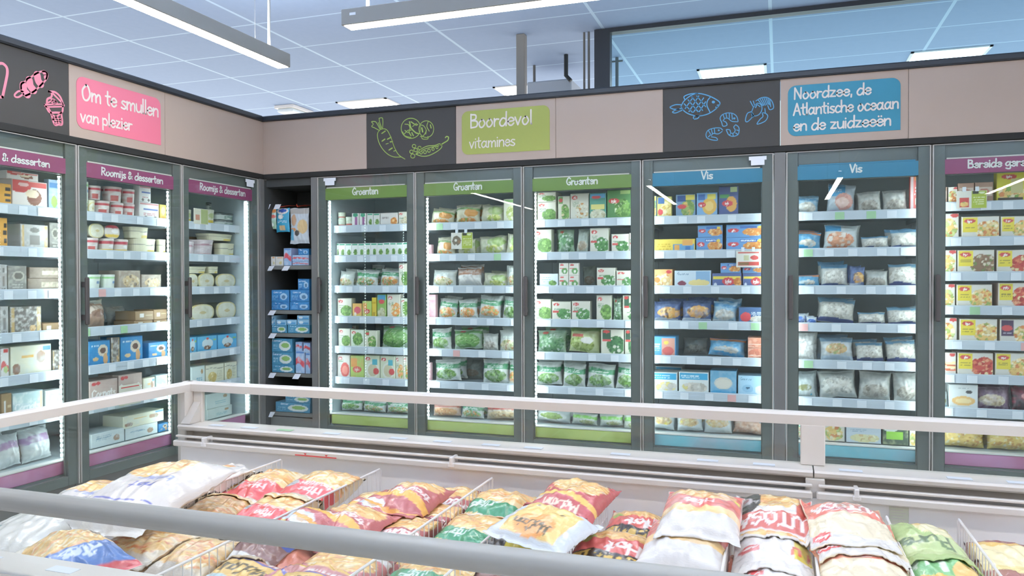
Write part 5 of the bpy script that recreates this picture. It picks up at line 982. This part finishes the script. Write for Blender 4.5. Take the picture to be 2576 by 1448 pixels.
for a, b in ((IX0+0.03, XJ-0.002), (XJ+0.002, IX1)):
    MB().extrude([(-p, q) for p, q in lip], (a, IY1-0.004, 0.762), (b, IY1-0.004, 0.762), (0, 1)).build('ledge', m_rail, isl)
    s = MB(); s.bbox(a+0.01, b-0.002, 2.358, 2.372, 0.7215, 0.7295, 0.002); s.build('air_slat', m_rail, isl)
    s = MB(); s.bbox(a+0.005, b-0.002, 2.348, 2.374, 0.689, 0.711, 0.004); s.build('air_slat', m_rail, isl)
MB().extrude(lip, (IX0+0.03, IY0+0.006, 0.762), (IX1, IY0+0.006, 0.762), (0, 1)).build('ledge', m_rail, isl)
MB().bbox(IX0+0.004, IX0+0.05, IY0+0.05, IY1-0.10, 0.565, 0.595, 0.006).build('ledge', m_rail, isl)
w = MB(); w.bbox(IX0+0.05, IX1, 2.372, 2.384, FLOORZ, 0.688, 0.002); w.build('inner_wall', m_white, isl)
MB().bbox(IX0+0.05, IX1, IY0+0.11, IY0+0.122, FLOORZ, 0.745, 0.002).build('inner_wall', m_white, isl)
MB().bbox(IX0+0.048, IX0+0.058, IY0+0.06, IY1-0.10, FLOORZ, 0.59, 0.002).build('inner_wall', m_white, isl)
MB().box(IX0+0.03, IX1, 2.455, IY1-0.03, FLOORZ, 0.742).build('air_duct', m_slatd, isl)
o_ = MB(); o_.bbox(IX0, IX1, IY1-0.022, IY1-0.008, FLOORZ, 0.745, 0.002); o_.bbox(IX0, IX1, IY0+0.008, IY0+0.02, FLOORZ, 0.745, 0.002); o_.bbox(IX0, IX0+0.016, IY0+0.02, IY1-0.022, FLOORZ, 0.57, 0.002); o_.build('outer_shell', m_white, isl)
cp = MB(); cp.bbox(IX0+0.004, IX0+0.045, IY1-0.075, IY1-0.006, FLOORZ, RAILZ-0.034, 0.004); cp.bbox(IX0+0.045, IX0+0.088, IY1-0.034, IY1-0.016, 0.76, RAILZ-0.034, 0.003)
cp.add([(IX0+0.050, IY1-0.036, RAILZ-0.078), (IX0+0.082, IY1-0.036, RAILZ-0.078), (IX0+0.078, IY1-0.092, 0.7665), (IX0+0.036, IY1-0.092, 0.7665), (IX0+0.050, IY1-0.030, RAILZ-0.078), (IX0+0.082, IY1-0.030, RAILZ-0.078), (IX0+0.078, IY1-0.030, 0.7665), (IX0+0.036, IY1-0.030, 0.7665)],
       [(0, 1, 2, 3), (4, 7, 6, 5), (0, 4, 5, 1), (1, 5, 6, 2), (3, 2, 6, 7), (0, 3, 7, 4)])
cp.build('corner_post', m_rail, isl)
jp = MB(); jp.bbox(XJ-0.034, XJ+0.034, IY1-0.045, IY1-0.012, 0.766, RAILZ-0.034, 0.003); jp.build('joint_post', m_rail, isl)
jq = MB(); jq.bbox(XJ-0.022, XJ+0.03, 2.375, 2.455, 0.688, 0.742, 0.002); jq.build('joint_bracket', m_slatd, isl)
for px, py in ((515, 1112), (1137, 1163), (2155, 1253)):
    q = onY(px, py, 2.352); b = MB(); b.bbox(q[0]-0.006, q[0]+0.006, 2.340, 2.39, 0.705, 0.730, 0.002); b.bbox(q[0]-0.011, q[0]+0.011, 2.342, 2.349, 0.697, 0.711, 0.002); b.build('slat_bracket', m_white, isl)
lm = MB(); A = onY(742, 1143, 2.347); B = onY(846, 1152, 2.347); lm.box(A[0], B[0], 2.3468, 2.3478, 0.6925, 0.6965)
for t in (.25, .76): x = A[0]+(B[0]-A[0])*t; lm.add([(x-.006, 2.3467, .703), (x+.006, 2.3467, .703), (x, 2.3467, .6965), (x-.006, 2.3477, .703), (x+.006, 2.3477, .703), (x, 2.3477, .6965)], [(0, 2, 1), (3, 4, 5), (0, 1, 4, 3), (1, 2, 5, 4), (2, 0, 3, 5)])
lm.build('load_line_mark', m_red, isl)
A = onY(2237, 1316, 2.371); B = onY(2286, 1272, 2.371); nt_ = MB().box(A[0], B[0], 2.3703, 2.3715, A[2], min(B[2], 0.686)); no = nt_.build('paper_notice', m_paper, isl)
for k in range(6): MB().box(A[0]+.004, B[0]-(.006 if k % 2 else .014), 2.3698, 2.3703, A[2]+.006+k*.008, A[2]+.008+k*.008).build('notice_line', m_slatd, no)
rl = random.Random(4); x = IX0+0.16
while x < IX1-0.2:
    if abs(x+0.03-XJ) > 0.08:
        MB().box(x, x+0.062, 2.398, 2.424, 0.7655, 0.7665).build('ledge_price_label', m_tagg if rl.random() < .14 else m_tag, isl)
    x += rl.uniform(0.13, 0.3)
x = IX0+0.5
while x < IX1-0.2:
    MB().box(x, x+0.062, 1.10, 1.125, 0.7655, 0.7665).build('ledge_price_label', m_tag, isl); x += rl.uniform(0.16, 0.3)
DX = [(-1.672, 1.66, 2.325, 'second compartment of red fries, on its left'), (-1.272, 1.20, 2.315, 'red fries compartment, on its right'), (-0.872, 1.20, 2.325, 'maroon fries compartment, on its right'), (-0.680, 1.20, 1.92, 'short one inside green fries compartment'),
      (-0.498, 1.20, 2.328, 'tall bag pile and the white paper bags'), (-0.118, 1.20, 2.30, 'white paper bags compartment, on its right'), (0.080, 1.20, 2.25, 'left of the puree bags'), (0.272, 1.20, 2.28, 'between red puree and green puree bags'), (0.449, 1.20, 2.315, 'right of the green puree bags')]
for x, y0, y1, w_ in DX:
    d = empty('wire_divider', (x, 0, FLOORZ), 0, f'white wire divider standing in island, {w_}', 'divider', 'wire dividers of the island freezer')
    MB().tube([(0, y0, 0.0034), (0, y0, 0.176), (0, y0+0.006, 0.18), (0, y1-0.006, 0.18), (0, y1, 0.176), (0, y1, 0.0034)], 0.0034, 8).build('outer_wire', m_wire, d)
    n = int((y1-y0)/0.028); v = MB()
    for k in range(1, n): yy = y0+(y1-y0)*k/n; v.tube([(0, yy, 0.0016), (0, yy, 0.178)], 0.0014, 6, False)
    v.tube([(0, y0, 0.09), (0, y1, 0.09)], 0.0018, 6); v.build('wire_grid', m_wire, d)

# ---------------------------------------------------------------- bags of fries in the island
BADGE = [('e', .86, .52, .06, .045, '#d98a80'), ('r', .83, .50, .86, .54, '#e6cf62'), ('r', .86, .50, .885, .54, '#3f3a36')]
D2 = {
 'frite': ('white fries bag with blue script', ('#d9d3cc', [('n', '#cfc6bd', 5, 1.1), ('y', .60, .30, .34, .20, FRY, 80, .085), ('s', 'friet', .38, .62, .075, '#6f74a8', .1), ('s', 'belgian', .40, .52, .06, '#9aa0bf', .1), ('w', .72, .728, .05, 2.2, .4, '#6a6bb0'), ('e', .86, .12, .03, .02, '#8fa05a')])),
 'frite2': ('plain white fries bag', ('#dedad2', [('n', '#cfcac0', 5, 1.3), ('n', '#e9e5df', 9, 1.0), ('e', .74, .66, .05, .03, '#7fa7a3')])),
 'bluefry': ('yellow fries bag with blue band', ('#e3dcd0', [('y', .48, .40, .5, .34, FRY, 110, .085), ('w', .62, .9, .05, 3, 0, '#5f7db5'), ('s', 'Frites', .5, .76, .14, '#d3dcea'), ('r', 0, .92, 1, 1, '#d0585a')])),
 'redfry': ('clear fries bag with red label', ('#ecd9b4', [('y', .5, .5, .5, .5, FRY, 190, .085), ('w', .50, .80, .06, 3, .6, '#dc5f5c'), ('s', 'Frites', .42, .68, .10, '#f2dcd6'), ('s', 'tradition', .44, .57, .07, '#f0cfc9'), ('e', .82, .60, .10, .06, '#b9b6b4'), ('l', .75, .57, .89, .63, '#8e8c8c', 4), ('k', .4, .9, .4, .06, ['#efe6dc', '#e3d3b8'], 26, .04)])),
 'redfry2': ('clear bag of thick fries', ('#ecd3a2', [('y', .5, .5, .52, .52, FRY+['#e0925a'], 230, .085), ('n', '#efe2cc', 7, .9), ('e', .8, .86, .10, .05, '#b5b2b4')])),
 'clearfry': ('clear bag of golden fries', ('#e2d0b4', [('y', .5, .44, .5, .38, FRY+['#d9824a'], 170, .09), ('w', .80, 1, .02, 6, 0, '#d9cdbf'), ('n', '#e9e0d4', 8, .9)])),
 'cuisine': ('small yellow and pale blue bag', ('#e9c877', [('n', '#efd797', 4, 1.4), ('s', 'Cuisine', .4, .52, .22, '#54503f', .1), ('r', .66, .0, 1, .7, '#cfdbe4'), ('w', .0, .06, .03, 4, 0, '#4f63b0'), ('e', .3, .2, .2, .14, '#e3a86a')])),
 'trad': ('maroon fries bag with yellow wave', ('#bb6d69', [('y', .46, .26, .44, .22, FRY, 90, .075), ('w', .60, .72, .06, 3.2, 2.4, '#ecb45f'), ('s', 'tradition', .42, .55, .10, '#efe0da', .05), ('e', .84, .86, .2, .12, '#d6dade'), ('e', .8, .88, .1, .06, '#c3a98c'), ('w', .84, .9, .04, 3, 1, '#e6a65a')]+BADGE)),
 'trad2': ('maroon fries bag with white lettering', ('#b36866', [('y', .5, .32, .46, .26, FRY, 100, .075), ('s', 'tradition', .5, .68, .13, '#f0e6e2', .04), ('w', .80, .9, .03, 3, 2, '#e9b866'), ('w', .93, 1, .02, 4, 0, '#d9d6d6'), ('r', 0, 0, 1, .05, '#7f4448')]+BADGE)),
 'allum': ('red fries bag with blue underline', ('#c98484', [('y', .5, .38, .46, .26, FRY, 120, .07), ('s', 'Allumettes', .46, .80, .11, '#f0e3e0', .02), ('w', .68, .73, .03, 3, 2, '#7078c4'), ('w', .08, .2, .05, 3, .4, '#d9d8d8'), ('w', 0, .1, .04, 3, .4, '#8f6a66')])),
 'brownwhite': ('brown and white striped fries bag', ('#d9c6a8', [('y', .8, .5, .24, .4, FRY, 60, .09), ('w', .34, .64, .07, 2.6, .5, '#8f6a62'), ('w', .64, .78, .07, 2.6, .5, '#dedad6'), ('w', .2, .34, .07, 2.6, .5, '#5a6bb0'), ('w', .0, .2, .07, 2.6, .5, '#c5d6de')])),
 'yelblue': ('yellow and pale blue fries bag', ('#e2b86a', [('w', .66, 1, .08, 3, .8, '#bfd8e0'), ('n', '#ecc987', 4, 1.4), ('s', 'McCain', .46, .52, .2, '#6a5a3c', .14), ('w', .0, .24, .05, 3, 0, '#c58580'), ('s', 'Allumettes', .46, .16, .12, '#efe0dc'), ('w', .2, .26, .05, 3, 0, '#7b78b8')])),
 'greenfry': ('fries bag with green wave band', ('#e6c892', [('y', .5, .28, .5, .30, FRY, 130, .085), ('w', .52, .78, .07, 3.4, .3, '#4c9067'), ('s', 'Frites', .6, .68, .11, '#dbe9de', .1), ('s', 'du chef', .55, .6, .07, '#cfe2d5', .1), ('w', .80, 1, .07, 3.4, .3, '#dcc6b4'), ('k', .5, .9, .4, .06, ['#eadfcf', '#d9b88a'], 20, .05)])),
 'mctop': ('red fries bag with golden arch', ('#c0615f', [('y', .46, .34, .42, .28, FRY, 100, .07), ('w', .66, .74, .05, 3, 2.2, '#efc06c'), ('s', 'McCain', .5, .84, .10, '#ecd9c2', .04), ('e', .9, .72, .07, .07, '#e3d3c0')]+BADGE)),
 'mcwhite': ('pale bag with yellow sun panel', ('#d5dade', [('r', .12, .2, .84, .9, '#f0cc84'), ('e', .48, .72, .26, .2, '#eea968'), ('s', 'McCain', .5, .76, .14, '#6a5c40', -.06), ('e', .3, .4, .03, .02, '#8a7a5a'), ('e', .66, .34, .03, .02, '#8a7a5a')])),
 'hot': ('red fries bag with yellow band', ('#d26a62', [('y', .5, .22, .5, .2, FRY, 70, .08), ('s', 'Hot', .3, .56, .2, '#f4ebe6', .1), ('w', .66, .95, .07, 3, .2, '#ecc568'), ('s', 'McCain', .42, .79, .16, '#54493a', .1), ('w', .62, .66, .07, 3, .2, '#4a4038'), ('e', .8, .4, .1, .07, '#9fae62')])),
 'redfry3': ('salmon red fries bag with badge', ('#dd8070', [('y', .54, .46, .38, .26, FRY, 70, .11), ('n', '#e09a82', 5, .9), ('e', .12, .5, .09, .09, '#eec3b8'), ('r', .07, .46, .12, .54, '#e6d277'), ('r', .12, .46, .16, .54, '#4a443e')])),
 'lutred': ('white bottomed bag with red top', ('#dcd7d2', [('r', 0, 0, 1, .62, '#dd7468'), ('y', .5, .24, .42, .2, FRY, 80, .09), ('s', 'Frites', .5, .52, .12, '#f6e6e0'), ('w', .60, .70, .03, 4, 0, '#edc98c'), ('n', '#f1eeeb', 6, .8), ('r', .03, .28, .1, .38, '#e6d277')])),
 'lutdark': ('white bag with fries and dark picture', ('#e9e4de', [('r', 0, 0, .2, .7, '#d96a5f'), ('y', .5, .28, .34, .28, FRY, 90, .09), ('e', .88, .36, .22, .3, '#4f4b44'), ('e', .86, .42, .1, .08, '#b5aaa5'), ('e', .86, .42, .04, .035, '#8a5a5a'), ('w', .62, .84, .02, 3, 0, '#cf7468'), ('s', 'LUTOSA', .46, .73, .14, '#f6efea', .02), ('k', .5, .92, .4, .05, FRY, 20, .06)])),
 'lutmid': ('white bag with golden potato pieces', ('#e8e4df', [('k', .5, .22, .5, .2, ['#eab968', '#f2cf92', '#e0a552'], 34, .09), ('w', .4, .7, .12, 6, 0, '#eee9e6'), ('r', 0, .42, .24, .72, '#e6cf5a'), ('s', 'NEU', .12, .58, .12, '#dd6a56', .2), ('e', .8, .62, .14, .06, '#d75a58'), ('s', 'lutosa', .8, .62, .05, '#f6ece8'), ('n', '#f0edea', 7, .8)])),
 'lutpur': ('red and cream puree bag with oval', ('#e9dcc0', [('r', 0, .0, 1, .5, '#e08272'), ('s', 'Puree', .5, .16, .15, '#f6e9e2'), ('e', .5, .36, .38, .12, '#f2e6da'), ('e', .5, .36, .35, .105, '#c96a76'), ('s', 'LUTOSA', .5, .36, .13, '#f8f1ee'), ('w', .5, .56, .06, 3, 0, '#f1e6cc'), ('n', '#e3cf9f', 3, 1.2), ('w', .82, 1, .03, 4, 0, '#dfdad4'), ('e', .85, .84, .12, .06, '#d95a58'), ('s', 'lutosa', .85, .84, .045, '#f6ece8')])),
 'greenpur': ('light green puree bag', ('#b3c686', [('e', .26, .3, .34, .24, '#eadfae'), ('e', .3, .22, .3, .16, '#e6c684'), ('e', .32, .36, .22, .15, '#efe6bd'), ('w', .5, .84, .04, 3, 0, '#c6d29a'), ('s', 'Puree', .66, .64, .18, '#6f7f62', -.04), ('n', '#a5bb78', 4, .8)])),
 'greenpur2': ('green puree bag with orange bottom', ('#8cbf84', [('e', .3, .14, .4, .14, '#cfae84'), ('n', '#a3cc98', 4, 1), ('s', 'Lu', .7, .46, .2, '#e2efdc', -.1), ('e', .22, .62, .24, .2, '#ecc47e'), ('w', .62, .76, .04, 4, .4, '#dfb95f'), ('k', .6, .88, .4, .12, ['#c99a74', '#dab894'], 24, .08)])),
 'brownyel': ('brown and yellow potato bag', ('#a8706a', [('e', .5, .5, .6, .34, '#eeda9c'), ('e', .6, .5, .5, .22, '#f2e3b4'), ('w', .12, .3, .05, 3, .5, '#9a5c58'), ('w', .22, .3, .05, 3, .5, '#e6c070'), ('n', '#d9b98a', 5, .6)])),
 'darkmix': ('black yellow and red fries bag', ('#4a443f', [('r', .3, 0, .7, 1, '#e0cf52'), ('r', .55, .2, 1, .8, '#d2564c'), ('n', '#7f6a50', 5, .8)])),
 'salm': ('orange red bag corner', ('#dc8a72', [('n', '#e6a58a', 5, 1.4)])),
}
# centre pixel, height of the top, width, length, thickness, turn, pitch, roll, design, where
BAGS = [
 (385, 1190, .795, .29, .48, .12, 184, 0, 3, 'frite', 'topmost, with yellow fries photo, behind front rail'), (505, 1200, .70, .20, .46, .09, 172, 0, -6, 'frite', 'partly under the topmost white bag'), (215, 1232, .70, .27, .40, .11, 182, 0, 0, 'frite', 'lower left of the white pile, just behind rail'),
 (95, 1296, .70, .29, .36, .10, 180, 0, 0, 'frite2', 'seen through front glass under the rail'), (40, 1350, .62, .24, .24, .08, 178, 0, 0, 'frite2', 'at the lower left edge of picture'), (178, 1358, .735, .20, .27, .10, 252, 4, 0, 'bluefry', 'at front left behind the glass'),
 (545, 1215, .665, .18, .32, .09, 180, 0, 0, 'redfry', 'at left back of its compartment'), (665, 1200, .685, .20, .34, .10, 184, 0, 3, 'redfry', 'second of the back three'), (800, 1203, .715, .22, .34, .10, 178, 0, -4, 'redfry', 'rightmost and topmost at the back'),
 (530, 1268, .66, .19, .28, .09, 182, 0, 0, 'redfry2', 'in front on the left, under a wire'), (690, 1268, .695, .21, .28, .09, 176, 0, 0, 'redfry', 'in front, touching the rail'), (765, 1296, .715, .14, .13, .05, 170, 0, 0, 'cuisine', 'crumpled at the front rail'),
 (375, 1335, .68, .24, .24, .10, 176, 0, 0, 'clearfry', 'under the rail beside the blue band bag'), (500, 1378, .67, .19, .24, .09, 178, 0, 0, 'clearfry', 'second under the rail'), (640, 1362, .675, .18, .22, .09, 180, 0, 0, 'brownwhite', 'under the rail'), (610, 1425, .67, .20, .18, .09, 176, 0, 0, 'yelblue', 'at lower frame edge, left'),
 (330, 1412, .63, .24, .18, .07, 182, 0, 0, 'clearfry', 'lowest one in front of glass'),
 (1030, 1225, .725, .18, .28, .10, 176, 0, 0, 'trad', 'farthest back and topmost'), (935, 1258, .695, .19, .28, .09, 178, 0, 0, 'trad', 'in the middle of the left row'), (868, 1288, .715, .20, .25, .10, 174, 0, 0, 'trad', 'in front, against the rail'), (1135, 1245, .655, .17, .28, .08, 182, 0, 0, 'trad2', 'at right back by the inner wall'), (1080, 1286, .665, .20, .27, .09, 178, 0, 0, 'trad2', 'in the middle right'), (1015, 1325, .67, .20, .24, .08, 180, 0, 0, 'trad2', 'at right front touching rail'),
 (845, 1412, .67, .22, .24, .09, 177, 0, 0, 'allum', 'seen under the rail'), (715, 1392, .64, .16, .20, .08, 180, 0, 0, 'salm', 'low between brown bag and wire'), (775, 1460, .67, .22, .16, .08, 176, 0, 0, 'yelblue', 'at lower frame edge, right'), (945, 1400, .64, .16, .22, .08, 180, 0, 0, 'trad2', 'lowest at front under the rail'),
 (1250, 1250, .68, .20, .28, .09, 176, 0, 0, 'greenfry', 'at the back'), (1185, 1320, .67, .20, .26, .09, 178, 0, 0, 'greenfry', 'in the middle'), (1440, 1224, .775, .19, .26, .09, 172, 0, -3, 'mctop', 'topmost at the back of tall pile'), (1420, 1262, .73, .21, .28, .10, 174, 0, -3, 'mctop', 'second in the tall pile'), (1366, 1292, .765, .22, .20, .08, 162, 2, -5, 'mcwhite', 'lying on top in front of the tall pile'), (1350, 1330, .70, .20, .20, .06, 162, 4, -4, 'darkmix', 'squeezed under the pale bag'), (1320, 1350, .66, .20, .24, .08, 178, 0, 0, 'trad', 'in front right of the green bags'),
 (1080, 1430, .67, .21, .24, .09, 180, 0, 0, 'greenfry', 'under the rail at lower frame edge'), (1275, 1445, .66, .21, .20, .08, 178, 0, 0, 'brownwhite', 'under the rail right of a green bag'),
 (1592, 1306, .64, .16, .24, .08, 180, 0, 0, 'hot', 'at left back below the empty wall'), (1535, 1362, .67, .20, .24, .08, 178, 0, 0, 'hot', 'in front by the rail'), (1715, 1392, .66, .20, .22, .08, 182, 0, 0, 'redfry3', 'at the front rail'), (1765, 1258, .775, .20, .27, .09, 180, 0, 0, 'lutred', 'topmost of two at the back'), (1728, 1328, .725, .21, .27, .09, 178, 0, 0, 'lutred', 'lower one in front'),
 (1945, 1270, .745, .20, .31, .10, 180, 0, 0, 'lutdark', 'at the back'), (1945, 1362, .70, .19, .26, .09, 180, 0, 0, 'lutmid', 'in the middle'), (1955, 1432, .67, .18, .20, .08, 181, 0, 0, 'lutmid', 'at the front rail'), (1850, 1415, .65, .07, .16, .06, 178, 0, 0, 'salm', 'squeezed beside the white wire'),
 (2130, 1288, .765, .19, .28, .09, 184, 0, 0, 'lutpur', 'at the back, topmost'), (2150, 1330, .74, .21, .27, .09, 186, 0, 0, 'lutpur', 'second from back'), (2168, 1402, .715, .21, .27, .09, 186, 0, 0, 'lutpur', 'nearest to the rail'),
 (2330, 1343, .71, .17, .27, .09, 188, 0, 0, 'greenpur', 'at the back'), (2378, 1422, .685, .17, .26, .09, 186, 0, 0, 'greenpur2', 'in front'), (2545, 1390, .665, .22, .28, .09, 184, 0, 0, 'brownyel', 'at the right edge, behind'), (2572, 1448, .64, .22, .24, .08, 184, 0, 0, 'brownyel', 'at the lower right corner')]
HG = 0.006; HX0, HY0 = IX0, 1.10; HM = np.full((int((IX1-IX0)/HG)+2, int(1.40/HG)+2), FLOORZ)
def cells(Q): return np.clip(((Q[:, 0]-HX0)/HG).astype(int), 1, HM.shape[0]-2), np.clip(((Q[:, 1]-HY0)/HG).astype(int), 1, HM.shape[1]-2)
XS = [IX0+0.062]+[d[0] for d in DX if d[0] != -0.680]+[IX1]
for i, (px, py, zt, w, l, t, rz, pit, rol, key, where) in sorted(enumerate(BAGS), key=lambda q: q[1][2]):
    dsc, des = D2[key]; V, F, C = pillow(w, l, t*0.78, des, 100+i*13, 0.0042, 1.15, 0.3, 2.8)
    Rm = Matrix.Rotation(math.radians(rz), 3, 'Z') @ Matrix.Rotation(math.radians(pit-8), 3, 'X') @ Matrix.Rotation(math.radians(rol), 3, 'Y')
    Q = V @ np.array(Rm).T; P = onZ(px, py, zt-0.012); Q[:, 2] += max(zt-Q[:, 2].max(), FLOORZ+0.001-Q[:, 2].min()); Q[:, 0] += P[0]; Q[:, 1] += P[1]
    # the film settles on what lies below it and stays inside its compartment and the chest walls
    k = max(j for j in range(len(XS)-1) if XS[j] <= max(P[0], XS[0])); free = np.maximum(Q[:, 2]-0.676, 0)*3
    if key != 'bluefry': Q[:, 0] = np.clip(Q[:, 0], XS[k]+0.005-(free if k else 0), XS[k+1]-0.005+free)
    Q[:, 1] = np.clip(Q[:, 1], IY0+0.125+0.0*free, 2.369-np.where(Q[:, 2] > 0.684, 0.026, 0))
    ci, cj = cells(Q); g0 = np.maximum.reduce([HM[ci+a, cj+b] for a in (-1, 0, 1) for b in (-1, 0, 1)])
    n = len(Q)//2; Q[n:, 2] = np.maximum(Q[n:, 2], g0[n:]+0.001); Q[:n, 2] = np.maximum(Q[:n, 2], np.maximum(g0[:n]+0.004, Q[n:, 2]+0.0006))
    np.maximum.at(HM, (ci[:n], cj[:n]), Q[:n, 2])
    O = np.array([P[0], P[1], Q[:, 2].min()])
    o = npmesh('fries_bag', Q-O, F, m_film, None, C, True); o.location = O
    tag(o, f'{dsc}, {where}', 'bag', 'bags of frozen fries in the island')
